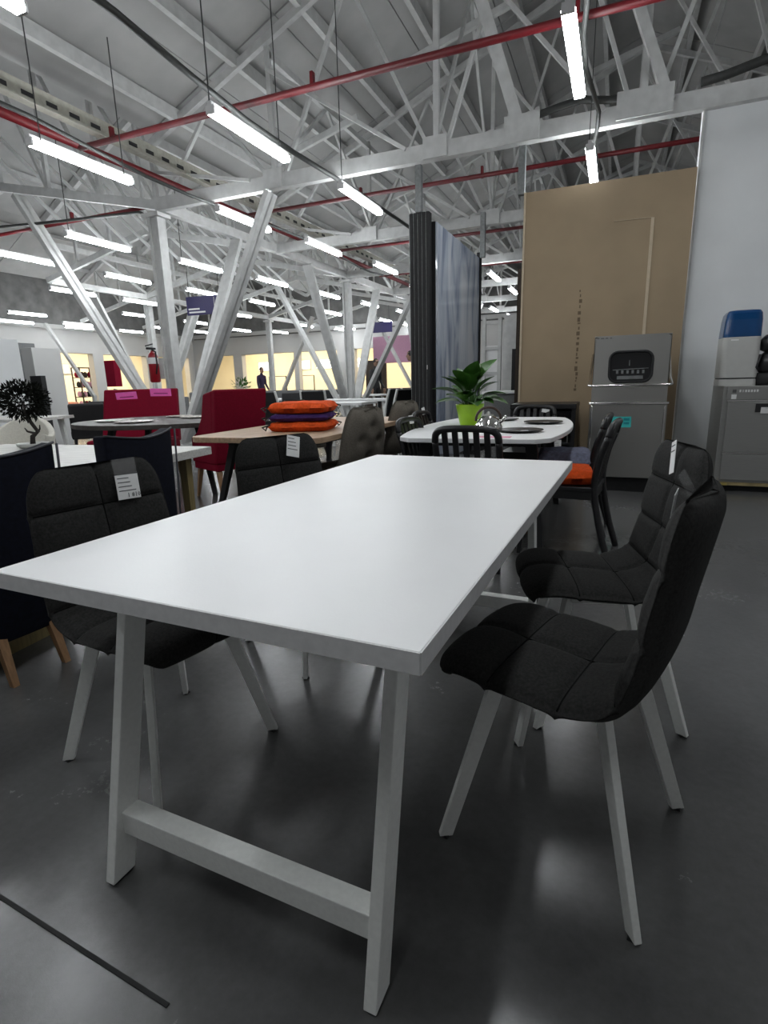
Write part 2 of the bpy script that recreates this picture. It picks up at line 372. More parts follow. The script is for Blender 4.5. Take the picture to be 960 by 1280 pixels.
# two heavy struts rising from the nearest truss
t = thing('roof_strut', 'heavy slanting white roof strut above the left edge of the brown board', 'strut', (-0.45, 6.0, 3.6))
MB().bar((0, 0, 0.02), (-0.80, -0.10, 2.35), 0.12, 0.13, up=(0,1,0)).build('strut_beam', 'paint', t)
MB().box((0.02, -0.09, 0.02), (0.36, 0.02, 0.26)).build('gusset_plate', 'paint', t)
t = thing('roof_strut', 'heavy slanting white roof strut above the right edge of the brown board', 'strut', (0.95, 6.0, 3.6))
MB().bar((0, 0, 0.02), (-0.62, -0.05, 1.6), 0.09, 0.11, up=(0,1,0)).build('strut_beam', 'paint', t)
MB().box((-0.22, -0.09, 0.04), (0.50, 0.02, 0.24)).build('gusset_plate', 'paint', t)

# ---- walls at the back
m = MB()
m.box((-19.15, 4, 2.92), (0.3, 36.6, 0.84))
for y0, y1 in ((-14, 13.3), (16.1, 16.6), (18.9, 19.3), (21.6, 22.3)): m.box((-19.15, (y0+y1)/2, 1.25), (0.3, y1-y0, 2.5))
wl = struct(m.build('wall_left', 'wallgrey'))
MB().box((-19.15, 4, 5.0), (0.26, 36.6, 3.3)).build('upper_cladding', 'cladding', wl)
m = MB()
m.box((-3.5, 22.15, 2.94), (31, 0.3, 0.8))
for x0, x1 in ((-19, -18.4), (-16.6, -16.1), (-13.2, -12.95), (-10.95, -10.1), (-4.6, 12.0)): m.box(((x0+x1)/2, 22.15, 1.27), (x1-x0, 0.3, 2.56))
wb = struct(m.build('wall_back', 'wallgrey'))
MB().box((-3.5, 22.15, 5.6), (31, 0.26, 4.5)).build('upper_cladding', 'cladding', wb)
m = MB(); m.box((-23.0, 15, 1.6), (0.2, 22, 3.2)); m.box((-21, 26.2, 1.6), (4, 0.2, 3.2))
m.box((-11, 26.3, 1.6), (24, 0.2, 3.2)); m.box((-21, 4.1, 1.6), (4, 0.2, 3.2)); struct(m.build('wall_rear', 'wallcream'))
m = MB(); m.box((-21.1, 15, 3.25), (3.8, 22, 0.1)); m.box((-9.0, 24.3, 3.35), (20, 4.0, 0.1)); struct(m.build('ceiling', 'wallcream'))
m = MB(); m.box((-21.2, 16, -0.06), (3.9, 22, 0.1)); m.box((-9, 24.6, -0.06), (20, 4.6, 0.1)); struct(m.build('floor', 'floor'))
# upper cornice on the back walls
m = MB(); m.box((-18.93, 11, 3.42), (0.14, 22, 0.16)); m.box((-7.5, 21.93, 3.47), (23, 0.14, 0.16)); struct(m.build('trim_1', 'wallgrey'))
for k, (a, b, w) in enumerate(((-21.3, 14.2, 1.1), (-21.3, 17.6, 1.1), (-21.3, 20.4, 1.1))):
    pass
warm_lab = 'warm strip light in the bright room behind the back wall'
def warm_light(loc, rz):
    t = thing('strip_light', warm_lab, 'light', loc, rz, 'warm strip lights behind the back walls')
    MB().box((0, 0, 0.03), (0.3, 1.5, 0.06)).build('housing', 'housing', t)
    MB().box((0, 0, -0.02), (0.26, 1.46, 0.04)).build('diffuser', 'tubewarm', t)
for loc, rz in (((-21, 14.7, 3.1), 0), ((-21, 17.8, 3.1), 0), ((-21, 20.6, 3.1), 0), ((-17.4, 24.2, 3.2), PI/2), ((-14.6, 24.2, 3.2), PI/2), ((-12.0, 24.2, 3.2), PI/2), ((-8.2, 24.2, 3.2), PI/2), ((-6.2, 24.2, 3.2), PI/2)):
    warm_light(loc, rz)
# small high windows in the cream room
k = 1
for x in (-17.6, -15.2, -13.9, -11.9):
    w = MB(); w.box((x, 26.18, 2.1), (1.0, 0.06, 0.5)); o = w.build('window_%d' % k, 'paint'); struct(o); k += 1
    for s in (-0.23, 0.23): MB().box((x+s, 26.14, 2.1), (0.42, 0.03, 0.42)).build('pane', mat('daylit_pane', (0.9,0.9,0.9), 0.4, emit=(1,0.98,0.92), estr=1.6), o)
for y in (14.6, 18.0):
    w = MB(); w.box((-22.88, y, 2.05), (0.06, 1.0, 0.5)); o = w.build('window_%d' % k, 'paint'); struct(o); k += 1
    for s in (-0.23, 0.23): MB().box((-22.84, y+s, 2.05), (0.03, 0.42, 0.42)).build('pane', 'paper', o)

# ---- white wall panel at the right and the brown board
o = MB().box((3.0, 6.12, 1.79), (3.5, 0.10, 3.58)).build('wall_right', 'wallwhite'); struct(o)
MB().bar((1.262, 6.06, 0.0), (1.262, 6.06, 3.58), 0.02, 0.03, up=(0,1,0)).build('edge_trim', 'paint', o)
b = thing('board_partition', 'tall brown hardboard partition standing behind the steel dishwasher', 'partition', (0.425, 6.0, 0))
MB().box((0, 0, 1.51), (1.63, 0.06, 3.02)).build('board', 'card', b)
MB().bar((0.46, -0.034, 0.0), (0.46, -0.034, 2.62), 0.03, 0.008, up=(0,1,0)).build('joint_strip', 'cardseam', b)
MB().bar((0.10, -0.034, 2.63), (0.46, -0.034, 2.62), 0.008, 0.004).build('joint_strip', 'cardseam', b)
MB().bar((-0.805, -0.036, 0.0), (-0.805, -0.036, 3.02), 0.02, 0.012, up=(0,1,0)).build('edge_strip', 'cardseam', b)
m = MB(); z = 0.95
while z < 2.0:
    hgt = random.uniform(0.015, 0.05); m.box((-0.19+random.uniform(-.006,.006), -0.032, z), (random.uniform(0.012, 0.035), 0.002, hgt)); z += hgt + random.uniform(0.012, 0.03)
m.build('faded_print', 'cardink', b)['kind'] = 'stuff'
for x, z0, lab in ((-0.43, 3.02, 'galvanised post between the brown board and the roof truss'), (-1.60, 3.0, 'galvanised post between the stone slab rack and the roof truss')):
    o = MB().bar((0, 0, 0), (0, 0, 3.49-z0), 0.07, 0.07).build('hanger_post', 'galv', loc=(x, 6.03, z0)); tag(o, lab, 'post')
o = MB().bar((0, 0, 0), (0, 0, 0.62), 0.07, 0.07).build('hanger_post', 'galv', loc=(-1.34, 8.22, 2.88)); tag(o, 'galvanised post above the far edge of the stone slab', 'post')

# ================================================================== TREE COLUMNS
def tree_column(x, y, label, arms=('l','r','f','b'), long_left=False):
    t = thing('tree_column', label, 'column', (x, y, 0))
    m = MB(); m.box((-0.07, 0, 1.75), (0.04, 0.16, 3.5)); m.box((0.07, 0, 1.75), (0.04, 0.16, 3.5)); m.box((0, 0, 1.75), (0.11, 0.10, 3.5))
    m.build('post', 'paint', t)
    MB().box((0, 0, 0.12), (0.42, 0.42, 0.24)).build('base_block', 'paint', t)
    MB().box((0, 0, 3.46), (0.30, 0.26, 0.05)).build('cap_plate', 'paint', t)
    E = {'r': ((0.16, -0.02, 0.28), (1.95, -0.02, 3.49), (0,1,0)), 'l': ((-0.16, 0, 0.28), (-2.75, 0, 4.10) if long_left else (-1.95, 0, 3.49), (0,1,0)),
         'b': ((0, 0.14, 0.28), (0, 1.85, 3.53), (1,0,0)), 'f': ((0, -0.14, 0.28), (0, -1.85, 3.53), (1,0,0))}
    for a in arms:
        p, q, up = E[a]; p = Vector(p); q = Vector(q); s = Vector(up)*0.045
        m = MB(); m.bar(p-s, q-s, 0.07, 0.12 if a in 'lr' else 0.11, up=up)
        m.bar(p+s, q+s, 0.07, 0.12 if a in 'lr' else 0.11, up=up); m.build('strut', 'paint', t)
    return t
tree_column(VX-0.05, 6.04, 'nearest white steel tree column, carrying a red extinguisher, behind the red chairs', ('l','r','b'), True)
tree_column(VX, 12.04, 'white steel tree column beyond the oak table, second of the near row', ('l','r','b','f'))
tree_column(VX, 18.04, 'farthest white steel tree column of the near row, close to the mauve panel')
tree_column(-11.8, 12.04, 'white steel tree column deep on the left, nearer one of the left row', ('l','r','b','f'))
tree_column(-11.8, 18.04, 'slim far white tree column before the bright back room', ('r',))
t = thing('slanting_strut', 'thin white slanting strut before the left shop opening', 'strut', (-15.6, 13.0, 0))
MB().bar((0, 0, 0), (0.05, 0, 0.9), 0.10, 0.10).build('stub', 'paint', t); MB().bar((0.05, 0, 0.85), (-1.75, 0, 3.3), 0.10, 0.10, up=(0,1,0)).build('strut_beam', 'paint', t)

# ================================================================== LIGHTS
def batten(x, y, z, label, group=None, L=1.18, w=0.09, warm=False):
    t = thing('batten_light', label, 'light', (x, y, z), 0, group)
    MB().box((0, 0, 0.045), (w*0.45, L, 0.03)).build('housing', 'housing', t)
    MB().prism([(-w*0.22, 0.03), (-w/2, -0.005), (-w*0.40, -0.03), (w*0.40, -0.03), (w/2, -0.005), (w*0.22, 0.03)], -L/2+0.02, L/2-0.02, Matrix.Rotation(PI/2, 4, 'X')).build('diffuser', 'tube', t)
    for s in (-1, 1): MB().box((0, s*(L/2-0.01), 0.0), (w*0.9, 0.02, 0.06)).build('end_cap', 'housing', t)
    return t
near = [(0.23, 4.1, 'bright strip light at the top of the picture, right of centre'),
        (0.26, 6.4, 'strip light just above the top edge of the brown board'),
        (-2.57, 4.17, 'bright strip light above the white table, nearest of the middle row'),
        (-2.43, 6.25, 'second strip light of the middle row, left of the stone slab'),
        (-2.75, 1.55, 'strip light cut by the top left corner of the picture'),
        (-4.42, 3.93, 'strip light beside the red pipe, nearest at the left'),
        (-4.21, 6.28, 'strip light behind the right strut of the nearest tree column'),
        (-4.01, 8.18, 'third strip light of the row along the red pipe'),
        (-3.76, 10.28, 'fourth strip light along the red pipe, left of the stone slab'),
        (-6.88, 6.2, 'strip light left of the nearest tree column'),
        (-8.8, 6.4, 'strip light at the left edge behind the slanting strut'),
        (-6.72, 8.33, 'strip light between the nearest column and its right strut'),
        (-8.82, 8.57, 'strip light left of the nearest column, second one back'),
        (-8.7, 10.7, 'strip light above the navy hanging sign'),
        (-2.0, 12.3, 'strip light seen right of the stone slab, nearest of two')]
for x, y, lab in near: batten(x, y, 3.3, lab)
for x, y, lab in ((0.24, 1.75, 'strip light overhead of the white table, outside the picture'), (0.24, -0.65, 'added fill strip light just behind the camera, right row'), (-2.65, -0.85, 'added fill strip light behind and left of the camera, middle row'), (-4.3, -0.9, 'added fill strip light behind and far left of the camera'),  # those behind the camera are unseen, added to brighten the near edges and legs
                  (3.0, 3.9, 'strip light over the grey steel cabinet, outside the picture'),
                  (-4.15, 1.5, 'strip light left of the picture over the navy chairs'),
                  (-7.0, 2.6, 'strip light left of the picture in the side bay'), (5.8, 2.0, 'strip light far right of the picture'), (-9.2, 3.5, 'strip light far left of the picture')):
    batten(x, y, 3.3, lab)
far = [(-11.1,9.1),(-15.45,11.05),(-17.5,12.1),(-17.6,14.5),(-11.05,11.05),(-16.65,13.7),(-17.3,16.6),(-6.5,10.37),(-6.35,12.7),(-8.53,12.9),
       (-10.7,18.9),(-6.16,14.9),(-5.95,17.1),(-7.4,19.1),(-7.3,21.3),(-12.95,20.6),(-10.3,21.2),(-13.7,18.9),(-8.0,16.05),(-10.7,14.8),(-13.2,13.0),
       (-13.2,15.6),(-9.8,20.9),(-1.97,14.6),(-3.2,18.2),(-3.1,20.4),(-15.4,16.2),(-15.4,18.6),(-4.0,13.0),(-3.9,15.4)]
for x, y in far: batten(x, y, 3.3, 'small white strip light far back in the hall ceiling', 'far strip lights')

# pipes, cables and tray
def pipe(pts, r, label, m='redpipe', name='fire_pipe', cat='pipe', n=8, clips=()):
    o = MB().tube(pts, r, n).build(name, m, smooth=True); tag(o, label, cat)
    for c in clips:
        MB().box(c, (0.03, 0.05, 0.14)).build('pipe_clip', m, o)
    return o
pipe([(-5.15, 1.5, 3.78), (-5.05, 14.4, 3.78), (-5.0, 22, 3.78)], 0.05, 'thick red fire pipe running lengthwise past the nearest column')
pipe([(-5.1, 4.5, 3.74), (1.6, 4.5, 3.74), (7, 4.5, 3.74)], 0.032, 'thin red cross pipe nearest to the camera', clips=[(-4.6,4.5,3.79),(-2.1,4.5,3.79),(0.2,4.5,3.79)])
pipe([(-5.0, 7.5, 3.76), (7, 7.5, 3.76)], 0.03, 'thin red cross pipe passing above the brown board', clips=[(-3,7.5,3.8),(-1.2,7.5,3.8)])
pipe([(-5.0, 10.4, 3.76), (7, 10.4, 3.76)], 0.03, 'thin red cross pipe behind the stone slab')
pipe([(-5.2, 6.3, 3.7), (-18.9, 6.3, 3.72)], 0.028, 'thin dark red pipe in the left bay', clips=[(-7.5,6.3,3.76)])
pipe([(-5.2, 13.4, 3.76), (7, 13.4, 3.76)], 0.03, 'thin red cross pipe farthest back')
def sag(x, y0, y1, z, n=14, amp=0.05, w=0.04):
    return [(x + w*math.sin(i*1.3), y0+(y1-y0)*i/n, z + amp*math.sin(i*0.9)) for i in range(n+1)]
pipe(sag(-2.66, 1.2, 12, 3.52), 0.026, 'dark cable bundle above the middle row of strip lights', 'cable', 'cable', 'cable', 6)
pipe(sag(-4.5, 2.0, 12, 3.50), 0.02, 'dark cable bundle above the strip lights by the red pipe', 'cable', 'cable', 'cable', 6)
pipe(sag(0.30, 3.0, 7.2, 3.50, 10, 0.03), 0.02, 'dark cable above the strip lights over the brown board', 'cable', 'cable', 'cable', 6)
pipe([(-0.3, 5.95, 3.72), (-0.05, 5.95, 3.76), (0.15, 5.95, 3.78), (0.4, 5.95, 3.73), (0.6, 5.95, 3.72)], 0.035, 'black cable lying on the nearest truss above the brown board', 'cable', 'cable', 'cable', 6)
pipe([(1.2, 5.95, 3.72), (1.4, 5.95, 3.74), (1.7, 5.95, 3.80), (2.2, 5.95, 3.74)], 0.04, 'black cable lying on the nearest truss above the white wall', 'cable', 'cable', 'cable', 6)
pipe([(-13, 6.0, 3.86), (-9.5, 6.0, 3.75), (-7.4, 6.0, 3.62), (-5.75, 5.95, 3.52), (-5.62, 5.94, 3.45)], 0.022, 'dark cable drooping left of the nearest tree column', 'cable', 'cable', 'cable', 6)
for i, (x, y, zt) in enumerate([(-2.62,3.65,5.1),(-2.62,4.7,5.2),(0.24,3.6,6.6),(0.25,5.85,6.6),(-2.45,5.75,5.3),(-4.4,3.45,4.6),(-4.4,4.4,4.6),(-6.9,5.7,4.6),(-6.75,7.85,4.6)]):
    o = MB().bar((0, 0, 0), (0, 0, zt-3.34), 0.008, 0.008).build('hanger_wire', 'cable', loc=(x, y, 3.34)); tag(o, 'thin dark wire from which a strip light hangs', 'wire', 'hanger wires')
t = thing('cable_tray', 'perforated pale cable tray running lengthwise above the red pipe', 'tray', (-4.88, 0, 3.90))
m = MB(); m.box((0, 9, 0), (0.02, 16, 0.03)); 
MB().box((0, 9, 0.03), (0.015, 16, 0.20)).build('side_rail', 'tray', t)
MB().box((0.05, 9, -0.07), (0.10, 16, 0.012)).build('tray_base', 'tray', t)
for k in range(60):
    MB().box((0.005, 1.4+0.262*k, 0.03), (0.018, 0.12, 0.04)).build('slot', 'blackmat', t)

# ================================================================== MAIN TABLE
A2 = math.radians(-2)
TL, TW, TH = 1.764, 0.892, 0.75
t = thing('dining_table', 'large white rectangular dining table with sloping frame legs in the foreground', 'table', (0, 0, 0), A2)
MB().prism([(-TW/2,0),(TW/2,0),(TW/2,TL),(-TW/2,TL)], TH-0.033, TH).build('tabletop', 'top_white', t, bevel=0.0015)
m = MB()
for p, q in (((-TW/2, -0.001), (TW/2, -0.001)), ((TW/2+0.001, 0), (TW/2+0.001, TL)), ((TW/2, TL+0.001), (-TW/2, TL+0.001)), ((-TW/2-0.001, TL), (-TW/2-0.001, 0))):
    m.bar((*p, TH-0.0168), (*q, TH-0.0168), 0.002, 0.0318)
m.build('edge_band', 'edge_white', t)
def frame(yf, yt, s):
    for x in (-0.325, 0.325):
        MB().legbar((x, yt, TH-0.034), (x, yf, 0.006), 0.026, 0.062, (1,0,0), ).build('leg', 'leg_white', t, bevel=0.002) if False else \
        MB().legbar((x, yt, TH-0.034), (x, yf+s*0.028, 0.006), 0.058, 0.026, (1,0,0)).build('leg', 'leg_white', t, bevel=0.002)
        MB().box((x, yf+s*0.028, 0.003), (0.02, 0.045, 0.006)).build('foot_pad', 'blackmat', t)
    k = 0.135; y = yf + (yt-yf)*k/TH + s*0.034
    MB().bar((-0.312, y, k), (0.312, y, k), 0.045, 0.055).build('crossbar', 'leg_white', t, bevel=0.002)
    MB().bar((-0.325, yt, TH-0.048), (0.325, yt, TH-0.048), 0.05, 0.026).build('top_bar', 'leg_white', t)
frame(0.047, 0.227, 1); frame(TL-0.047, TL-0.227, -1)
for x in (-0.2, 0.2): MB().bar((x, 0.24, TH-0.045), (x, TL-0.24, TH-0.045), 0.04, 0.022).build('rail', 'leg_white', t)

# ================================================================== QUILTED SHELL CHAIR
def catmull(P, n):
    out = []; P = [Vector(p) for p in P]; Q = [P[0]*2-P[1]] + P + [P[-1]*2-P[-2]]
    for i in range(1, len(Q)-2):
        for k in range(n):
            s = k/n; a, b, c, d = Q[i-1], Q[i], Q[i+1], Q[i+2]
            out.append(0.5*((2*b)+(-a+c)*s+(2*a-5*b+4*c-d)*s*s+(-a+3*b-3*c+d)*s**3))
    out.append(P[-1]); return out
def shell(profile, widths, th, curv, seams_v, quilt=0.014, seam_u=(0.0,), tufts=None, nseg=8, wing=None):
    """upholstered shell: profile = list of (y, z), front lip first; widths = half width at each profile point"""
    C = catmull([(p[0], p[1], w) for p, w in zip(profile, widths)], nseg); N = len(C)
    cs = [0.0]
    for i in range(1, N): cs.append(cs[-1] + (Vector(C[i][:2])-Vector(C[i-1][:2])).length)
    m = MB(); NT, NB = 40, (24 if tufts else 12); rings = []
    tot = cs[-1]; seams_v = [min(cs, key=lambda c: abs(c-q)) for q in seams_v]
    for i in range(N):
        a = C[max(i-1, 0)]; b = C[min(i+1, N-1)]; ty, tz = b[0]-a[0], b[1]-a[1]; l = math.hypot(ty, tz); ty /= l; tz /= l
        ny, nz = tz, -ty                       # upper / inner side
        y, z, hw = C[i]; d = min(cs[i], tot-cs[i]); e = min(1.0, d/(th*0.9)); sc = math.sqrt(max(0.0, 1-(1-e)**2))
        R = 0.09; dd = min(1.0, d/R); wsc = 1 - (1-math.sqrt(max(0, 1-(1-dd)**2)))*(0.28 if i > N/2 else 0.30)
        v = cs[i]; ring = []
        cu = curv[0] + (curv[1]-curv[0])*cs[i]/tot
        def pt(u, up):
            h = th/2*max(0.05, (1-abs(u)**4)**0.5)*max(sc, 0.06)
            off = h if up else -h
            if up:
                du = min([abs(u-s)*hw for s in seam_u] + [(1-abs(u))*hw*1.2 + 0.012]); dv = min([abs(v-s) for s in seams_v] + [0.2])
                q = (0.7*min(1.0, du/0.016)**0.6+0.3*min(1.0, du/0.06)) * (0.7*min(1.0, dv/0.016)**0.6+0.3*min(1.0, dv/0.06)); off += quilt*(q-1)
            if tufts:
                for (tu, tv) in tufts:
                    rr = math.hypot((u-tu)*hw, v-tv); off -= (1 if up else -1)*0.03*math.exp(-(rr/0.035)**2)
            off += cu*(abs(u)**2.2)
            return (u*hw*wsc, y+ny*off, z+nz*off)
        for k in range(NT+1): ring.append(pt(-1+2*k/NT, True))
        for k in range(NB+1): ring.append(pt(1-2*k/NB, False))
        rings.append(ring)
        m.mid = getattr(m, 'mid', []) + [ring[NT//2]]
        if any(abs(cs[i]-q) < 1e-6 for q in seams_v): m.rows = getattr(m, 'rows', []) + [ring[1:NT]]
    n = len(rings[0]); vs = [p for r in rings for p in r]; fs = []
    for i in range(N-1):
        for k in range(n): fs.append([i*n+k, i*n+(k+1) % n, (i+1)*n+(k+1) % n, (i+1)*n+k])
    fs.append(list(range(n))[::-1]); fs.append([(N-1)*n+k for k in range(n)])
    m.add(vs, fs); return m
CH_PROF = [(0.245, 0.405), (0.235, 0.445), (0.17, 0.458), (0.05, 0.445), (-0.06, 0.440), (-0.135, 0.465), (-0.178, 0.545), (-0.20, 0.66), (-0.222, 0.78), (-0.238, 0.875)]
CH_W = [0.205, 0.215, 0.222, 0.225, 0.225, 0.225, 0.222, 0.216, 0.206, 0.194]
shell_mesh = shell(CH_PROF, CH_W, 0.064, (-0.004, 0.020), [0.17, 0.32, 0.455, 0.585, 0.72], quilt=0.016, nseg=16)
def price_tag(parent, loc, rot, w, h, big=None, lines=4, label='white paper price tag'):
    o = MB().box((0, 0, 0), (w, 0.0015, h)).build('price_tag', 'paper', parent, label=label, loc=loc, rot=rot)
    m = MB()
    for k in range(lines):
        ww = w*random.uniform(0.45, 0.8); m.box((-w*0.42+ww/2, -0.001, h*(0.36-0.17*k)), (ww, 0.0006, h*0.035))
    m.build('print_lines', 'ink', o)
    if big: text_mesh(big, h*0.26, 'ink', 'price_print', o, (w*0.20, -0.0012, -h*0.43), (PI/2, 0, 0))
    return o
def quilted_chair():
    t = thing('quilted_chair', '', 'chair')
    sh = shell_mesh.build('seat_shell', 'chair_cloth', t, smooth=True)
    for pl in [shell_mesh.mid[6:-6]] + shell_mesh.rows: MB().tube(pl, 0.0028, 5).build('seam', 'seam', t, smooth=True)
    for sx in (-1, 1):
        for y0, y1 in ((0.125, 0.217), (-0.105, -0.217)):
            MB().legbar((sx*0.125, y0, 0.425), (sx*0.212, y1, 0.004), 0.019, 0.037, (sx*0.9, math.copysign(1, y0), 0), 0.017, 0.031).build('leg', 'leg_white', t, bevel=0.002)
            MB().box((sx*0.212, y1, 0.003), (0.02, 0.02, 0.006)).build('foot_pad', 'blackmat', t)
    m = MB()
    m.bar((-0.13, 0.12, 0.412), (0.13, 0.12, 0.412), 0.04, 0.02); m.bar((-0.13, -0.10, 0.412), (0.13, -0.10, 0.412), 0.04, 0.02)
    for sx in (-1, 1): m.bar((sx*0.125, 0.12, 0.412), (sx*0.125, -0.10, 0.412), 0.04, 0.02)
    m.build('under_frame', 'leg_white', t)
    return t
R1 = quilted_chair()
def setup(o, loc, rz, label): o.location = loc; o.rotation_euler = (0, 0, rz); o['label'] = label
R2 = copy_tree(R1, (0.65, 1.24, 0), face(-0.966, -0.26), 'farther charcoal quilted chair on white legs, right of the white table, with a white tag')
L1 = copy_tree(R1, (-0.55, 0.50, 0), face(0.97, -0.17), 'charcoal quilted chair at the left side of the white table, wearing a square price label')
L2 = copy_tree(R1, (-0.47, 1.27, 0), face(0.90, -0.42), 'charcoal quilted chair at the left side of the white table, before the oak table')
setup(R1, (0.605, 0.612, 0), face(-0.965, 0.262), 'nearest charcoal quilted chair on white flat legs, right of the white table')
price_tag(L1, (-0.075, -0.182, 0.795), (-0.13, 0.04, PI), 0.075, 0.075, '1 810')
o = MB().box((0, 0, 0), (0.075, 0.002, 0.05)).build('plastic_sleeve', 'plastic', L1, loc=(-0.075, -0.188, 0.857), rot=(-0.13, 0, PI))
price_tag(L2, (-0.055, -0.180, 0.83), (-0.2, 0.25, PI), 0.065, 0.09, None, 4)
price_tag(R2, (-0.06, -0.168, 0.845), (-0.13, -0.35, PI), 0.035, 0.10, None, 2)
o = MB().box((0, 0, 0), (0.06, 0.002, 0.06)).build('plastic_sleeve', 'plastic', R1, loc=(0.06, -0.19, 0.868), rot=(0.5, 0.1, PI))
o = MB().box((0, 0, 0), (0.035, 0.0015, 0.09)).build('price_tag', 'paper', R1, label='white paper price tag', loc=(0.13, -0.155, 0.80), rot=(-0.13, 0.3, PI))

# ================================================================== NAVY CHAIRS + WHITEWASHED TABLE
def navy_chair(label, loc, rz, w=0.45):
    t = thing('upholstered_chair', label, 'chair', loc, rz)
    hw = w/2
    # back with a scooped top edge
    m = MB(); n = 14; vs = []; 
    for s, y in ((0, -0.235), (1, -0.165)):
        for k in range(n+1):
            u = -1+2*k/n; vs.append((u*hw*0.92, y+0.02*u*u, 0.16)); vs.append((u*hw, y-0.03+0.04*u*u, 0.862+0.028*abs(u)**1.6))
    q = 2*(n+1); fs = []
    for k in range(n):
        a = 2*k; fs.append([a, a+2, a+3, a+1]); fs.append([q+a+1, q+a+3, q+a+2, q+a]); fs.append([a+1, a+3, q+a+3, q+a+1]); fs.append([a+2, a, q+a, q+a+2])
    fs.append([0, 1, q+1, q]); fs.append([2*n+1, 2*n, q+2*n, q+2*n+1]); m.add(vs, fs)
    m.build('backrest', 'navy', t, bevel=0.012, smooth=True)
    MB().tube([vs[2*k+1] for k in range(n+1)], 0.005, 6).build('piping', 'navy_piping', t, smooth=True)
    MB().tube([(hw*0.92, -0.225, 0.16), (hw*1.0, -0.245, 0.885)], 0.005, 6).build('piping', 'navy_piping', t, smooth=True)
    MB().box((0, 0.03, 0.36), (w*0.98, 0.44, 0.20)).build('seat', 'navy', t, bevel=0.03)
    for sx in (-1, 1):
        MB().legbar((sx*hw*0.42, -0.19, 0.27), (sx*hw*0.46, -0.265, 0.0), 0.038, 0.038, (0,1,0), 0.024, 0.024).build('leg', 'legwood', t)
        MB().legbar((sx*hw*0.85, 0.20, 0.27), (sx*hw*0.9, 0.23, 0.0), 0.038, 0.038, (0,1,0), 0.024, 0.024).build('leg', 'legwood', t)
    return t
navy_chair('navy upholstered chair cut by the left edge of the picture', (-1.64, 0.675, 0), face(-0.99, 0.06))
navy_chair('navy upholstered chair standing directly behind the chair with the square price label', (-1.64, 1.32, 0), face(-0.99, -0.10))
t = thing('dining_table', 'whitewashed oak dining table behind the navy chairs', 'table', (-1.50, 1.93, 0), math.radians(5))
MB().prism([(0,0),(-1.6,0),(-1.6,-1.62),(0,-1.62)], 0.705, 0.75).build('tabletop', 'greywood', t, bevel=0.003)
for x, y in ((-0.1, -0.12), (-1.5, -0.12), (-0.1, -1.5), (-1.5, -1.5)):
    MB().legbar((x, y, 0.705), (x, y, 0), 0.05, 0.05, (0,1,0), 0.035, 0.035).build('leg', 'olivewood', t)
MB().bar((-0.28, -0.1, 0.03), (-0.28, -1.5, 0.03), 0.05, 0.06).build('floor_rail', 'olivewood', t)

# bonsai
t = thing('bonsai_tree', 'dark artificial bonsai in a flat dish on the whitewashed table', 'plant', (-2.64, 1.66, 0.75))
MB().lathe([(0.06, 0), (0.085, 0.012), (0.09, 0.03), (0.08, 0.03), (0.07, 0.022)], n=16).build('dish', 'cooler', t, smooth=True)
MB().tube([(0,0,0.02),(0.01,0,0.07),(0.05,0.01,0.10),(0.02,0.0,0.15),(-0.02,0,0.20),(-0.02,0,0.27)], [0.016,0.014,0.012,0.011,0.009,0.005], 7).build('trunk', 'bark', t, smooth=True)
MB().tube([(0.03,0,0.09),(-0.03,0,0.10),(-0.05,0,0.12)], [0.008,0.006,0.003], 6).build('branch', 'bark', t, smooth=True)
MB().tube([(0.05,0.01,0.10),(0.085,0,0.115),(0.09,0,0.14)], [0.008,0.005,0.003], 6).build('branch', 'bark', t, smooth=True)
m = MB()
for k in range(1500):
    d = Vector((random.gauss(0,1), random.gauss(0,1), random.gauss(0,1))).normalized()
    c = Vector((-0.02, 0, 0.285)) + Vector((d.x*0.135, d.y*0.135, d.z*0.118))*random.uniform(0.45, 1.0)
    n = (d + Vector((random.uniform(-.7,.7), random.uniform(-.7,.7), random.uniform(-.7,.7)))).normalized()
    a = n.cross(Vector((random.uniform(-1,1), random.uniform(-1,1), random.uniform(-1,1)))).normalized()
    m.add([c, c+n*0.014+a*0.006, c+n*0.03, c+n*0.014-a*0.006], [[0,1,2,3]])
m.build('foliage', 'bonsai', t)['kind'] = 'stuff'

def tub_chair(label, loc, rz, m='cream', legm='legwood', h=0.86, w=0.30):
    t = thing('tub_chair', label, 'chair', loc, rz)
    mb = MB(); n = 20; vs = []
    for k in range(n+1):
        a = math.radians(-20 + 220*k/n + 0) ; a = math.radians(160 + 220*k/n)
        top = h - 0.16*abs(math.cos(a))**2.5 if True else h
        for rr, zz in ((w*0.86, 0.34), (w, top), (w-0.055, top), (w*0.72, 0.34)): vs.append((rr*math.cos(a), rr*math.sin(a)*0.95, zz))
    fs = []
    for k in range(n):
        a = 4*k
        for i in range(4): fs.append([a+i, a+(i+1) % 4, a+4+(i+1) % 4, a+4+i][::-1])
    fs.append([0,1,2,3]); fs.append([4*n+3, 4*n+2, 4*n+1, 4*n]); mb.add(vs, fs)
    mb.build('back_shell', m, t, smooth=True, bevel=0.012)
    MB().prism(rrect(w*1.55, w*1.7, 0.1), 0.34, 0.46).build('seat', m, t, bevel=0.02)
    for sx in (-1, 1):
        for sy in (-1, 1): MB().legbar((sx*0.16, sy*0.16, 0.35), (sx*0.22, sy*0.22, 0), 0.035, 0.035, (0,1,0), 0.02, 0.02).build('leg', legm, t)
    return t
tub_chair('cream tub chair behind the bonsai', (-4.22, 2.62, 0), face(0.5, -0.9))

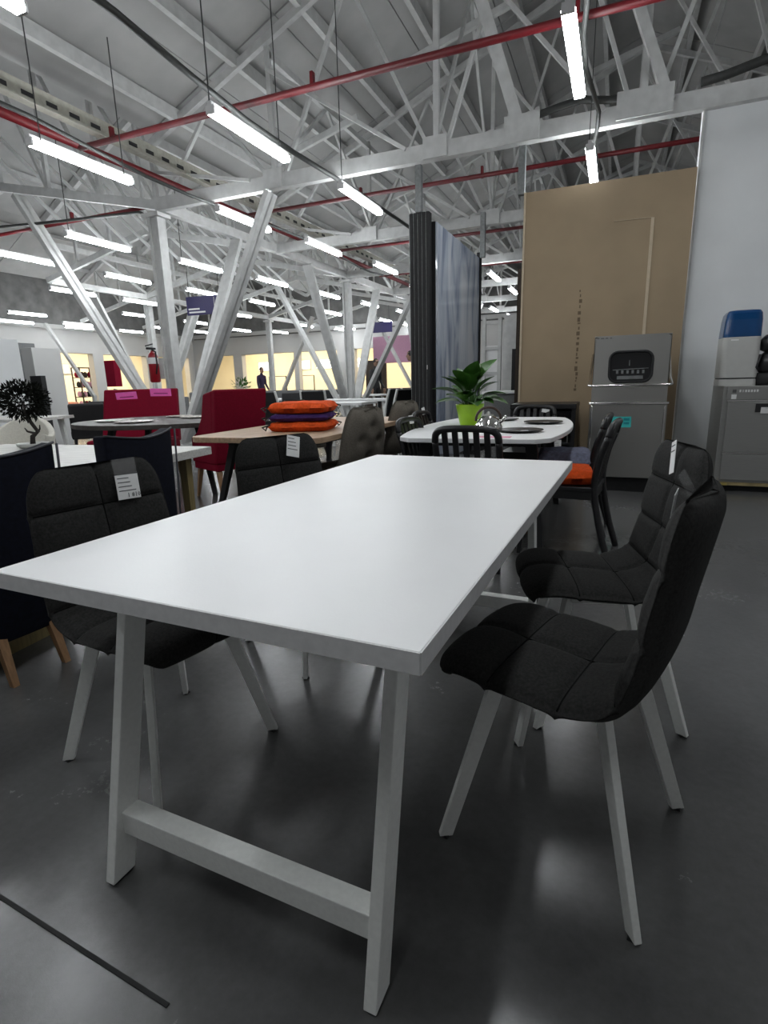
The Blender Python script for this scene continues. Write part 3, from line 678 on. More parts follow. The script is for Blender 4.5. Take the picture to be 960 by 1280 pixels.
# ================================================================== DARK ROUND TABLE, RED CHAIRS
t = thing('dining_table', 'dark smoked oak oval table laid with patterned plates', 'table', (-3.85, 4.1, 0), math.radians(20))
el = [(1.0*math.cos(2*PI*k/40), 0.88*math.sin(2*PI*k/40)) for k in range(40)]
MB().prism(el, 0.705, 0.75).build('tabletop', 'darkwood', t, bevel=0.004)
for sx in (-1, 1):
    for sy in (-1, 1): MB().legbar((sx*0.45, sy*0.4, 0.705), (sx*0.6, sy*0.5, 0), 0.06, 0.06, (0,1,0), 0.04, 0.04).build('leg', 'blackmat', t)
def dish(label, loc, r, m, group=None, tagc=None, h=0.014):
    t = thing('plate', label, 'plate', loc, 0, group)
    MB().lathe([(r*0.6, 0), (r, h), (r*0.985, h+0.004), (r*0.62, 0.005)], n=28).build('rim', m, t, smooth=True)
    if tagc: MB().box((0.02, -0.02, 0.009), (0.045, 0.03, 0.002)).build('price_tag', 'paper', t, label='white price sticker', rot=(0,0,0.4))
    return t
for i, (x, y, r, lab) in enumerate(((-4.30,3.75,0.20,'patterned plate at the left end of the dark oval table'), (-3.88,3.62,0.19,'patterned plate overlapping the left pair on the dark oval table'),
        (-3.70,4.35,0.19,'patterned plate before the tree column on the dark oval table'), (-3.28,4.25,0.17,'patterned plate nearest the red chair on the dark oval table'), (-4.05,4.45,0.15,'patterned plate at the far side of the dark oval table'))):
    dish(lab, (x, y, 0.75), r, 'flora', 'patterned plates')
t = thing('red_bench', 'wide red upholstered bench chair with two pink paper notes on its back', 'bench', (-5.12, 4.88, 0), face(0.42, -0.9))
m = MB(); m.add([(-0.50,-0.04,0.40),(0.50,-0.04,0.40),(0.50,0.08,0.40),(-0.50,0.08,0.40),(-0.50,-0.14,1.08),(0.44,-0.14,1.08),(0.44,-0.04,1.08),(-0.50,-0.04,1.08)],
      [[3,2,1,0],[4,5,6,7],[0,1,5,4],[1,2,6,5],[2,3,7,6],[3,0,4,7]]); m.build('backrest', 'red', t, bevel=0.02)
MB().box((0, 0.26, 0.39), (1.0, 0.5, 0.16)).build('seat', 'red', t, bevel=0.03)
for sx in (-1, 1):
    for y in (0.04, 0.46): MB().legbar((sx*0.43, y, 0.31), (sx*0.46, y*1.08, 0), 0.04, 0.04, (0,1,0), 0.025, 0.025).build('leg', 'legwood', t)
for x, z, r in ((0.14, 0.965, 0.05), (-0.30, 1.0, -0.03)):
    o = MB().box((0, 0, 0), (0.27, 0.003, 0.165)).build('paper_note', 'pink', t, label='bright pink paper note', loc=(x, -0.018 if z < 0.98 else -0.022, z), rot=(-0.146, r, 0))
    m = MB(); m.box((0.0, 0.002, 0.02), (0.18, 0.001, 0.012)); m.box((-0.02, 0.002, -0.035), (0.09, 0.001, 0.022)); m.build('print_lines', 'pinkink', o)
def red_chair(label, loc, rz):
    t = thing('wing_chair', label, 'chair', loc, rz)
    m = MB(); m.add([(-0.27,-0.24,0.36),(0.27,-0.24,0.36),(0.27,-0.15,0.36),(-0.27,-0.15,0.36),(-0.27,-0.36,1.06),(0.27,-0.36,1.06),(0.27,-0.28,1.06),(-0.27,-0.28,1.06)],
          [[3,2,1,0],[4,5,6,7],[0,1,5,4],[1,2,6,5],[2,3,7,6],[3,0,4,7]]); m.build('backrest', 'red', t, bevel=0.02)
    for sx in (-1, 1):
        m = MB(); x0 = sx*0.27; x1 = sx*0.22
        P = [(-0.20,0.36),(-0.28,1.05),(-0.10,1.02),(-0.02,0.80),(0.10,0.66),(0.24,0.60),(0.26,0.36)]
        n = len(P); vs = [(x0,y,z) for y, z in P]+[(x1,y,z) for y, z in P]
        fs = [list(range(n)), list(range(n,2*n))[::-1]]+[[i,(i+1)%n,n+(i+1)%n,n+i][::-1] for i in range(n)]; m.add(vs, fs)
        m.build('wing', 'red', t, bevel=0.015)
    MB().box((0, 0.03, 0.41), (0.44, 0.50, 0.14)).build('seat', 'red', t, bevel=0.03)
    MB().box((0, 0.0, 0.33), (0.53, 0.46, 0.07)).build('seat_frame', 'red', t, bevel=0.01)
    for sx in (-1, 1):
        MB().legbar((sx*0.22, 0.19, 0.30), (sx*0.25, 0.25, 0), 0.045, 0.045, (0,1,0), 0.024, 0.024).build('leg', 'legwood', t)
        MB().legbar((sx*0.22, -0.19, 0.30), (sx*0.25, -0.30, 0), 0.045, 0.045, (0,1,0), 0.024, 0.024).build('leg', 'legwood', t)
    return t
red_chair('tall red wing chair on wooden legs, left of the oak table', (-2.90, 3.84, 0), face(-0.90, 0.40))

# ================================================================== OAK TABLE, CUSHIONS, KHAKI CHAIRS
t = thing('dining_table', 'light oak dining table with black legs, carrying the cushion stack', 'table', (-1.62, 3.45, 0), math.radians(2))
MB().prism(rrect(1.02, 2.1, 0.10), 0.712, 0.75).build('tabletop', 'oak', t, bevel=0.004)
for sx in (-1, 1):
    for sy in (-1, 1): MB().legbar((sx*0.30, sy*0.78, 0.712), (sx*0.43, sy*0.95, 0), 0.05, 0.05, (0,1,0), 0.03, 0.03).build('leg', 'black', t)
MB().box((0, 0, 0.69), (0.7, 1.6, 0.04)).build('apron', 'black', t)
def pillow(w, d, h, puff=0.30, nx=18, ny=18, seed=0):
    rnd = random.Random(seed); m = MB(); top = []; 
    def hh(u, v): return h/2*(0.72*((1-abs(u)**14)*(1-abs(v)**14))**0.5+0.28*((1-abs(u)**3)*(1-abs(v)**3))**puff)
    vs = []; 
    for s in (1, -1):
        for j in range(ny+1):
            for i in range(nx+1):
                u = -1+2*i/nx; v = -1+2*j/ny; z = s*hh(u, v) + (0.004*math.sin(7*u+seed)*math.sin(6*v+seed) if s > 0 else 0)
                vs.append((u*w/2*(1-0.04*v*v), v*d/2*(1-0.04*u*u), z+h/2))
    q = (nx+1)*(ny+1); fs = []
    for j in range(ny):
        for i in range(nx):
            a = j*(nx+1)+i; fs.append([a, a+1, a+nx+2, a+nx+1]); fs.append([q+a+nx+1, q+a+nx+2, q+a+1, q+a])
    for i in range(nx):
        fs.append([i+1, i, q+i, q+i+1]); a = ny*(nx+1)+i; fs.append([a, a+1, q+a+1, q+a])
    for j in range(ny):
        a = j*(nx+1); b = a+nx+1; fs.append([a, b, q+b, q+a]); a += nx; b += nx; fs.append([b, a, q+a, q+b])
    m.add(vs, fs); return m
def cushion(label, loc, rz, w, d, h, m, seed, straps=True, group=None):
    t = thing('seat_cushion', label, 'cushion', loc, rz, group)
    pillow(w, d, h, seed=seed).build('cover', m, t, smooth=True)
    if straps:
        for x, y, a in ((-w/2, -d/2+0.02, 0.4), (w/2-0.02, d/2-0.02, 0.2)):
            MB().tube([(x, y, h*0.5), (x-0.03*math.copysign(1, -x)*-1, y-0.01, h*0.75), (x+0.035*math.copysign(1, x), y, h*0.5), (x+0.01*math.copysign(1, x), y+0.01, h*0.2)], 0.006, 6, True).build('strap', 'black', t, smooth=True)
    return t
cz = math.radians(16)
cushion('orange plush seat cushion at the bottom of the stack on the oak table', (-1.52, 3.03, 0.748), cz, 0.46, 0.46, 0.075, 'orange', 1)
cushion('purple plush seat cushion in the middle of the stack', (-1.53, 3.04, 0.822), cz+0.05, 0.46, 0.46, 0.055, 'purple', 2)
cushion('orange plush seat cushion on top of the stack on the oak table', (-1.53, 3.05, 0.876), cz-0.04, 0.45, 0.45, 0.085, 'orange', 3)
TP = [(0.22, 0.42), (0.21, 0.46), (0.12, 0.47), (0.0, 0.455), (-0.10, 0.465), (-0.17, 0.53), (-0.205, 0.64), (-0.235, 0.77), (-0.262, 0.91)]
TWD = [0.20, 0.215, 0.225, 0.235, 0.24, 0.24, 0.235, 0.215, 0.165]
tufted_mesh = shell(TP, TWD, 0.07, (0.01, 0.075), [], quilt=0.012, seam_u=(), tufts=[(-0.4,0.62),(0.4,0.62),(0,0.72),(-0.4,0.82),(0.4,0.82),(0,0.5),(0,0.92)])
def tufted(label, loc, rz):
    t = thing('tufted_chair', label, 'chair', loc, rz)
    tufted_mesh.build('seat_shell', 'khaki', t, smooth=True)
    for sx in (-1, 1):
        for y in (0.16, -0.12): MB().legbar((sx*0.14, y, 0.43), (sx*0.22, y*1.6, 0), 0.03, 0.03, (0,1,0), 0.02, 0.02).build('leg', 'black', t)
    return t
tufted('khaki button-tufted chair at the near right side of the oak table', (-1.17, 3.04, 0), face(-0.95, 0.30))
tufted('khaki button-tufted chair at the far right side of the oak table', (-1.30, 4.2, 0), face(-0.95, 0.30))
tufted('khaki tufted chair behind the orange cushion stack, mostly hidden', (-2.45, 4.6, 0), face(0.9, -0.45))

# ================================================================== WHITE TABLE 2 WITH BLACK SLAT CHAIRS
t = thing('dining_table', 'white dining table with curved sides and rounded corners, laid with black plates', 'table', (-0.16, 3.50, 0), math.radians(2))
poly = []
for k in range(13):
    v = -1+2*k/12; poly.append((0.46+0.09*(1-v*v), v*0.86))
poly += [(0.38, 0.94)] + [(-0.38, 0.94)]
for k in range(13):
    v = 1-2*k/12; poly.append((-0.46-0.09*(1-v*v), v*0.86))
poly += [(-0.38, -0.94), (0.38, -0.94)]
MB().prism(poly, 0.722, 0.75).build('tabletop', 'top_white', t, bevel=0.004)
MB().box((0, 0, 0.70), (0.7, 1.4, 0.045)).build('apron', 'blackmat', t)
for sx in (-1, 1):
    for sy in (-1, 1): MB().legbar((sx*0.33, sy*0.68, 0.72), (sx*0.42, sy*0.80, 0), 0.07, 0.06, (0,1,0), 0.045, 0.04).build('leg', 'blackmat', t)
MB().box((0.12, -0.84, 0.7508), (0.22, 0.09, 0.0012)).build('pink_note', mat('pale_pink_paper', (0.75, 0.30, 0.42), 0.6, noise=0.05), t, label='pink paper note')
dish('black plate nearest the front edge of the curved white table', (0.10, 3.02, 0.75), 0.145, 'black', 'black plates', True)
dish('black plate at the right side of the curved white table', (0.16, 3.72, 0.75), 0.145, 'black', 'black plates', True)
dish('black plate behind the kettle on the curved white table', (-0.20, 4.02, 0.75), 0.13, 'black', 'black plates', True)
def slat_chair(label):
    t = thing('slat_chair', label, 'chair')
    w = 0.185
    def stile(sx):
        return [(sx*0.20, -0.30, 0.0), (sx*0.195, -0.235, 0.22), (sx*w, -0.195, 0.45), (sx*w, -0.215, 0.62), (sx*w, -0.255, 0.745)]
    for sx in (-1, 1):
        MB().tube(catmull(stile(sx), 5), 0.020, 8).build('rear_leg', 'black', t, smooth=True)
        MB().legbar((sx*0.175, 0.19, 0.43), (sx*0.20, 0.235, 0.0), 0.035, 0.035, (0,1,0), 0.022, 0.022).build('front_leg', 'black', t)
    rail = [(-w, -0.255, 0.745), (-w*0.95, -0.265, 0.79), (-w*0.75, -0.275, 0.815), (-w*0.3, -0.282, 0.823), (w*0.3, -0.282, 0.823), (w*0.75, -0.275, 0.815), (w*0.95, -0.265, 0.79), (w, -0.255, 0.745)]
    MB().tube(catmull(rail, 4), 0.021, 8).build('top_rail', 'black', t, smooth=True)
    for k in range(5):
        x = (-0.66+0.33*k)*w
        m = MB(); P = [(x, -0.19, 0.44), (x, -0.225, 0.62), (x, -0.28, 0.815)]
        for a, b in zip(P, P[1:]): m.bar(a, b, 0.033, 0.012, up=(0,1,0))
        m.build('slat', 'black', t)
    MB().prism(rrect(0.41, 0.42, 0.05), 0.425, 0.45).build('seat', 'black', t, bevel=0.004)
    m = MB()
    for sx in (-1, 1): m.bar((sx*0.18, 0.18, 0.40), (sx*0.18, -0.19, 0.40), 0.022, 0.055)
    m.bar((-0.18, 0.19, 0.40), (0.18, 0.19, 0.40), 0.022, 0.055); m.bar((-0.18, -0.19, 0.40), (0.18, -0.19, 0.40), 0.022, 0.055)
    m.build('seat_rail', 'black', t)
    return t
c0 = slat_chair('')
def slat(loc, rz, label): return copy_tree(c0, loc, rz, label)
s_l1 = slat((-0.43, 3.06, 0), face(0.98, -0.1), 'black slat-back chair at the left of the curved white table, nearer of two')
s_l2 = slat((-0.60, 3.86, 0), face(0.99, -0.05), 'black slat-back chair at the left of the curved white table, farther of two')
s_b = slat((-0.06, 4.50, 0), face(-0.08, -1), 'black slat-back chair at the far end of the curved white table, before the black cabinet')
s_r1 = slat((0.40, 2.97, 0), face(-0.99, 0.10), 'black slat-back chair holding the orange cushion')
s_r2 = slat((0.35, 3.52, 0), face(-0.99, 0.06), 'black slat-back chair holding the blue-grey cushion')
setup(c0, (-0.10, 2.66, 0), face(0.02, 1), 'black slat-back chair right behind the far edge of the white foreground table')
for ch, loc, rot in ((s_l1, (-0.05, -0.272, 0.82), (0.2,0,0)), (s_l2, (-0.06, -0.272, 0.835), (0.2,0.1,0)), (s_b, (-0.10, -0.268, 0.80), (-0.2,0.12,PI))):
    price_tag(ch, loc, rot, 0.07, 0.06, None, 3)
for loc, lab, m, s, h, dims in (((0.385, 2.95, 0.451), 'orange plush cushion on the black slat-back chair', 'orange', 5, 0.095, (0.36, 0.36)),
                     ((0.345, 3.47, 0.451), 'blue-grey plush cushion on the second black slat-back chair', 'bluegrey', 6, 0.14, (0.38, 0.38)),
                     ((-0.39, 3.06, 0.451), 'dark grey cushion on the nearer left black slat-back chair', 'blackmat', 7, 0.07, (0.36, 0.36))):
    cushion(lab, loc, 0.1, dims[0], dims[1], h, m, s, False)
# pot plant
t = thing('potted_plant', 'leafy green peace lily in a lime green pot on the curved white table', 'plant', (-0.36, 3.52, 0.75))
MB().lathe([(0.070, 0), (0.075, 0.01), (0.105, 0.15), (0.108, 0.16), (0.098, 0.16), (0.092, 0.135)], n=24).build('pot', 'lime', t, smooth=True)
MB().lathe([(0.02, 0.128), (0.093, 0.133), (0.02, 0.138)], n=16).build('soil', 'soil', t)
def leaf(L, w, n=7):
    m = MB(); vs = []
    for i in range(n+1):
        s = i/n; ww = w*math.sin(PI*min(1, s*0.97+0.02))**0.75*(1-0.25*s); bend = -0.30*L*s*s
        for u in (-1, 0, 1): vs.append((u*ww, s*L, bend + abs(u)*ww*0.35))
    fs = []
    for i in range(n):
        for k in range(2): a = 3*i+k; fs.append([a, a+1, a+4, a+3])
    m.add(vs, fs); return m
leafs = [leaf(0.18, 0.074), leaf(0.20, 0.080), leaf(0.15, 0.064)]
lms = []
for i, l in enumerate(leafs):
    me = bpy.data.meshes.new('leaf'); me.from_pydata(l.v, [], l.f); me.materials.append(M['leaf']); me.polygons.foreach_set('use_smooth', [True]*len(me.polygons)); lms.append(me)
rl = random.Random(11)
for k in range(34):
    az = k*2.4; el = rl.uniform(0.15, 0.75) if k < 16 else rl.uniform(0.9, 1.25); base = Vector((0.03*math.cos(az), 0.03*math.sin(az), 0.13))
    st = rl.uniform(0.05, 0.13) if k < 16 else rl.uniform(0.10, 0.19)
    d = Vector((math.cos(az)*math.cos(el+0.5), math.sin(az)*math.cos(el+0.5), math.sin(el+0.5))); tip = base + d*st
    o = link('leaf', lms[k % 3], t, loc=tip, rot=Euler((el, 0, az-PI/2)))
    MB().tube([base, (base+tip)/2 + Vector((0,0,0.01)), tip], 0.0035, 5).build('leaf_stem', 'leaf', t, smooth=True)
# tall folded leaf
link('leaf', lms[1], t, loc=(0.05, 0.02, 0.33), rot=(1.15, 0.3, -0.9)); MB().tube([(0.02,0,0.13),(0.04,0.01,0.24),(0.05,0.02,0.335)], 0.004, 5).build('leaf_stem', 'leaf', t, smooth=True)
# kettle
t = thing('kettle', 'shiny steel whistling kettle with an arched handle on the curved white table', 'kettle', (-0.12, 3.06, 0.75), 0.3)
MB().lathe([(0.085, 0), (0.095, 0.012), (0.09, 0.035), (0.066, 0.078), (0.04, 0.098), (0.03, 0.104)], n=28).build('body', 'chrome', t, smooth=True)
MB().lathe([(0.035, 0.100), (0.034, 0.108), (0.012, 0.113), (0.012, 0.125), (0.004, 0.130)], n=18).build('lid', 'steel', t, smooth=True)
MB().tube(arc(0, 0.075, 0.082, -5, 185, 14), 0.009, 8).build('handle', mat('dark_bronze', (0.06, 0.04, 0.03), 0.35, 0.4, noise=0.1), t, smooth=True)
MB().tube([(0.065, 0, 0.05), (0.095, 0, 0.075), (0.118, 0, 0.10)], [0.018, 0.013, 0.011], 10).build('spout', 'chrome', t, smooth=True)

# ================================================================== BLACK CABINET, DISHWASHER, STEEL CABINET
t = thing('black_cabinet', 'low black open-fronted cabinet before the brown board', 'cabinet', (-0.03, 5.55, 0))
MB().box((0, 0, 0.80), (0.66, 0.56, 0.05)).build('top_panel', 'black', t, bevel=0.004)
for s in (-1, 1): MB().box((s*0.305, 0, 0.39), (0.04, 0.54, 0.77)).build('side_panel', 'black', t)
MB().box((0, 0.25, 0.39), (0.57, 0.03, 0.77)).build('back_panel', 'blackmat', t)
MB().box((0, 0, 0.42), (0.57, 0.5, 0.02)).build('shelf', 'blackmat', t)
MB().box((0, 0, 0.05), (0.57, 0.5, 0.1)).build('base_panel', 'blackmat', t)
MB().box((0, -0.262, 0.70), (0.56, 0.012, 0.10)).build('drawer_front', 'glassdark', t)
MB().box((0.255, -0.262, 0.55), (0.012, 0.012, 0.24)).build('handle', 'steel', t)
price_tag(t, (0.14, -0.275, 0.42), (0,0,0), 0.12, 0.08, None, 4)

t = thing('dishwasher', 'tall stainless steel hood dishwasher with a dark window, before the brown board', 'dishwasher', (0.765, 5.32, 0))
MB().box((0, 0.02, 0.07), (0.60, 0.56, 0.14)).build('plinth', 'blackmat', t)
MB().box((0, 0, 0.485), (0.66, 0.62, 0.69)).build('lower_body', 'steel', t, bevel=0.006)
MB().box((0, 0, 0.915), (0.645, 0.60, 0.16)).build('wash_chamber', 'steel', t, bevel=0.004)
MB().box((0, -0.318, 0.838), (0.68, 0.02, 0.022)).build('drip_rim', 'chrome', t, bevel=0.004)
# hood with a rounded window cut into the front
fw_, fh_ = 0.64, 0.44; win = rrect(0.36, 0.27, 0.07, 5); n = len(win); vs = []; fs = []
outer = []
for (x, y) in win:
    k = max(abs(x)/(fw_/2), abs(y)/(fh_/2)); outer.append((x/k, y/k))
cxw, czw = 0.0, -0.055
m = MB(); vs = [(x, -0.30, 1.22+y) for x, y in outer] + [(x+cxw, -0.30, 1.22+y+czw) for x, y in win] + [(x+cxw, -0.27, 1.22+y+czw) for x, y in win]
for i in range(n):
    j = (i+1) % n; fs += [[i, j, n+j, n+i], [n+i, n+j, 2*n+j, 2*n+i]]
m.add(vs, fs)
m.box((0, 0, 1.4425), (0.64, 0.60, 0.005)); m.box((-0.3175, 0, 1.22), (0.005, 0.60, 0.44)); m.box((0.3175, 0, 1.22), (0.005, 0.60, 0.44)); m.box((0, 0.2975, 1.22), (0.64, 0.005, 0.44))
m.box((0, -0.299, 1.4390), (0.64, 0.004, 0.008))
m.build('hood', 'steel', t)
MB().tube([(x, -0.303, 1.165+y) for x, y in win], 0.012, 6, True).build('window_gasket', 'blackmat', t, smooth=True)
MB().prism([(x*0.99, y*0.99) for x, y in win], 0, 0.004, Matrix.Translation((0, -0.268, 1.165)) @ Matrix.Rotation(PI/2, 4, 'X')).build('window', 'glassdark', t)
m = MB(); m.bar((-0.15, -0.274, 1.14), (0.15, -0.274, 1.15), 0.004, 0.006)
for k in range(6): m.box((-0.11+0.044*k, -0.274, 1.12), (0.02, 0.004, 0.03))
m.box((-0.01, -0.274, 1.20), (0.008, 0.004, 0.05)); m.box((0.0, -0.274, 1.07), (0.22, 0.004, 0.03)); m.build('wash_rack', 'galv', t)
MB().tube([(-0.345, 0.2, 1.30), (-0.35, -0.1, 1.06), (-0.35, -0.34, 1.005), (-0.33, -0.362, 1.0), (0.33, -0.362, 1.0), (0.35, -0.34, 1.005), (0.35, -0.1, 1.06), (0.345, 0.2, 1.30)], 0.011, 8).build('handle_bar', 'chrome', t, smooth=True)
m = MB()
for k, w in enumerate((0.02, 0.03, 0.025, 0.018)): m.box((-0.29+0.036*k, -0.302, 1.425), (w, 0.002, 0.008))
m.build('maker_marks', 'ink', t)
o = MB().box((-0.055, -0.312, 0.665), (0.19, 0.002, 0.10)).build('sticker', 'teal', t, label='teal sticker')
m = MB(); m.box((0.0, -0.3135, 0.69), (0.05, 0.001, 0.025)); m.box((0.0, -0.3135, 0.655), (0.05, 0.001, 0.02)); m.build('print_lines', 'tealdark', o)
for s in (-1, 1): MB().box((s*0.31, -0.316, 0.485), (0.014, 0.012, 0.66)).build('door_trim', 'chrome', t, bevel=0.003)

t = thing('steel_cabinet', 'satin grey steel drawer cabinet at the right edge, under the water cooler', 'cabinet', (2.02, 5.58, 0))
MB().box((0, 0, 0.03), (0.9, 0.5, 0.06)).build('plinth', 'blackmat', t)
MB().box((0, -0.01, 0.075), (0.92, 0.60, 0.03)).build('pallet_board', 'pallet', t)
MB().box((0, 0, 0.53), (0.92, 0.62, 0.88)).build('body', 'greysteel', t, bevel=0.004)
MB().box((0.0, -0.316, 0.905), (0.86, 0.016, 0.11)).build('control_panel', 'greysteel', t)
d1 = MB().box((0.0, -0.322, 0.60), (0.83, 0.024, 0.46)).build('drawer', 'greysteel', t, bevel=0.004)
MB().box((0.05, -0.336, 0.775), (0.5, 0.01, 0.075)).build('handle_recess', 'blackmat', d1)
price_tag(d1, (0.05, -0.345, 0.755), (0.1,0,0), 0.42, 0.055, None, 1)
d2 = MB().box((0.0, -0.322, 0.235), (0.83, 0.024, 0.24)).build('drawer', 'greysteel', t, bevel=0.004)
for z in (0.84, 0.365): MB().box((0.0, -0.326, z), (0.85, 0.012, 0.010)).build('bright_trim', 'chrome', t)
MB().box((-0.40, -0.33, 0.075), (0.10, 0.03, 0.02)).build('bracket', mat('brass', (0.6, 0.48, 0.15), 0.35, 0.7, noise=0.05), t)
m = MB(); x = -0.33
for w in (0.012, 0.006, 0.014, 0.012, 0.014, 0.012, 0.014): m.box((x, -0.3255, 0.925), (w, 0.002, 0.022)); x += 0.022
m.build('maker_marks', 'paper', t); MB().box((-0.375, -0.3255, 0.925), (0.03, 0.002, 0.028)).build('badge', 'ink', t)
MB().box((-0.375, -0.3255, 0.875), (0.04, 0.002, 0.04)).build('sticker', 'paper', t, label='small white square sticker')

t = thing('water_cooler', 'grey white water cooler with a blue top, standing on the steel cabinet', 'water cooler', (1.68, 5.54, 0.97))
MB().prism(rrect(0.30, 0.34, 0.04), 0, 0.06).build('base', 'cooler', t)
MB().prism(rrect(0.285, 0.32, 0.04), 0.06, 0.07).build('gap_ring', 'blackmat', t)
MB().prism(rrect(0.30, 0.34, 0.05), 0.07, 0.43).build('body', 'cooler', t, bevel=0.004)
MB().box((-0.06, -0.171, 0.405), (0.06, 0.006, 0.012)).build('latch', 'paper', t)
m = MB(); vs = []; pr = rrect(0.30, 0.34, 0.06, 5); n = len(pr); R_ = [(1.0, 0.43), (1.0, 0.46), (0.97, 0.58), (0.92, 0.635), (0.82, 0.66), (0.5, 0.668)]
for s, z in R_: vs += [(x*s+0.02*(z-0.43), y*s, z) for x, y in pr]
fs = [list(range(n))[::-1], [(len(R_)-1)*n+i for i in range(n)]]
for k in range(len(R_)-1):
    for i in range(n): j = (i+1) % n; fs.append([k*n+i, k*n+j, (k+1)*n+j, (k+1)*n+i])
m.add(vs, fs); m.build('blue_cap', 'bluecap', t, smooth=False, bevel=0.004)
t = thing('coffee_grinder', 'black countertop machine with a round head, cut by the right edge of the picture', 'grinder', (1.97, 5.45, 0.97))
MB().lathe([(0.14, 0), (0.155, 0.02), (0.155, 0.09), (0.13, 0.11)], n=20).build('base', 'blackmat', t, smooth=True)
MB().lathe([(0.12, 0.11), (0.14, 0.14), (0.13, 0.26), (0.10, 0.29)], n=20).build('body', 'black', t, smooth=True)
MB().lathe([(0.09, 0.29), (0.13, 0.31), (0.14, 0.40), (0.10, 0.44), (0.03, 0.46)], n=20).build('head', 'black', t, smooth=True)
MB().tube([(-0.10,-0.05,0.12),(-0.16,-0.06,0.16),(-0.13,-0.05,0.27)], 0.016, 7).build('handle', 'black', t, smooth=True)

# ================================================================== STONE SLAB RACK
t = thing('slab_rack', 'tall dark sample rack holding a glossy grey veined stone slab', 'rack', (0, 0, 0))
for i, x in enumerate((-1.675, -1.625, -1.575, -1.525, -1.475)):
    MB().box((x, 6.0 + 0.0*i, 1.49), (0.040, 0.10, 2.98)).build('frame_post', 'blackmat', t, bevel=0.004)
    MB().box((x-0.026, 5.99, 1.49), (0.008, 0.06, 2.96)).build('frame_seal', 'galv', t)
MB().box((-1.40, 7.14, 1.47), (0.02, 2.18, 2.82)).build('stone_slab', 'marble', t)
MB().box((-1.44, 7.14, 1.47), (0.05, 2.18, 2.84)).build('slab_backing', 'blackmat', t)
MB().box((-1.40, 8.26, 1.48), (0.06, 0.07, 2.96)).build('rear_post', 'blackmat', t)
MB().box((-1.42, 7.1, 0.03), (0.3, 2.4, 0.06)).build('base_rail', 'blackmat', t)
MB().box((-1.49, 5.945, 1.25), (0.012, 0.004, 0.05)).build('label_chip', 'paper', t, label='small white chip')

# ================================================================== LEFT EDGE UNITS
t = thing('display_wardrobe', 'pale wardrobe panel at the left edge behind the bonsai', 'wardrobe', (-8.55, 5.2, 0))
MB().box((0, 0, 0.94), (1.0, 0.5, 1.88)).build('body', 'wallwhite', t, bevel=0.005)
MB().box((0.3, -0.252, 0.94), (0.38, 0.012, 1.8)).build('door', 'wallwhite', t, bevel=0.003)
t = thing('display_wardrobe', 'grey wardrobe with a dark niche beside the left shop opening', 'wardrobe', (-9.95, 6.8, 0))
MB().box((-0.5, 0, 1.0), (1.0, 0.6, 2.0)).build('body', 'greycloth', t, bevel=0.005)
MB().box((0.1, 0.3, 0.95), (0.4, 0.6, 1.9)).build('side_unit', 'wallgrey', t, bevel=0.005)
MB().box((0.32, 0.02, 0.7), (0.30, 0.1, 1.35)).build('niche', 'blackmat', t)

# extinguisher
t = thing('fire_extinguisher', 'red fire extinguisher hung on the nearest tree column', 'extinguisher', (-5.76, 5.88, 1.17))
MB().lathe([(0.06, 0), (0.075, 0.02), (0.075, 0.36), (0.06, 0.41), (0.025, 0.44), (0.025, 0.46)], n=18).build('cylinder', 'extred', t, smooth=True)
MB().lathe([(0.0765, 0.27), (0.0765, 0.36)], n=18).build('label_band', 'paper', t)
MB().box((0.0, -0.02, 0.49), (0.03, 0.16, 0.03)).build('lever', 'blackmat', t); MB().box((0.0, -0.05, 0.54), (0.02, 0.14, 0.015), rot=(0.25,0,0)).build('lever', 'blackmat', t)
MB().tube([(0.03,-0.03,0.47),(0.11,-0.05,0.44),(0.115,-0.05,0.25),(0.09,-0.06,0.12)], 0.012, 7).build('hose', 'blackmat', t, smooth=True)
MB().box((0.10, 0.05, 0.2), (0.10, 0.03, 0.3)).build('bracket', 'paint', t)
t = thing('fire_cabinet', 'narrow red fire cabinet behind the slanting strut', 'cabinet', (-11.15, 9.95, 0))
MB().box((0, 0, 1.47), (0.32, 0.2, 0.64)).build('cabinet_box', 'red', t, bevel=0.01); MB().box((0, 0, 0.55), (0.06, 0.06, 1.1)).build('stand', 'paint', t)
# signs
t = thing('hanging_sign', 'navy blue hanging sign beside the strut of the nearest column', 'sign', (-8.15, 10.05, 2.90), 0.08)
MB().box((0, 0, 0), (0.95, 0.04, 0.40)).build('sign_board', 'navysign', t)
MB().box((-0.28, -0.022, -0.07), (0.30, 0.002, 0.035)).build('print_line', 'paper', t); MB().box((-0.20, -0.022, -0.14), (0.44, 0.002, 0.035)).build('print_line', 'paper', t); MB().box((0.27, -0.022, 0.05), (0.012, 0.002, 0.22)).build('print_line', 'paper', t)
for s in (-0.4, 0.4): MB().bar((s, 0, 0.2), (s, 0, 0.75), 0.01, 0.01).build('hanger', 'cable', t)
t = thing('hanging_sign', 'small navy hanging sign above the mauve panel', 'sign', (-7.0, 17.6, 2.92), 0.0)
MB().box((0, 0, 0), (0.9, 0.05, 0.34)).build('sign_board', 'navysign', t)
for s in (-0.35, 0.35): MB().bar((s, 0, 0.17), (s, 0, 0.7), 0.01, 0.01).build('hanger', 'cable', t)
t = thing('shop_front', 'mauve shop front panel with dark doors at the end of the hall', 'shop front', (-6.75, 19.0, 0))
MB().box((0, 0, 2.25), (2.2, 0.15, 0.95)).build('fascia', 'pinkwall', t)
MB().box((0.85, 0.1, 0.9), (0.75, 0.08, 1.8)).build('door', 'brown', t); MB().box((0.85, 0.05, 1.0), (0.45, 0.03, 1.2)).build('pane', 'greycloth', t)
MB().box((-1.0, 0.1, 0.9), (0.1, 0.1, 1.8)).build('pier', 'wallgrey', t)
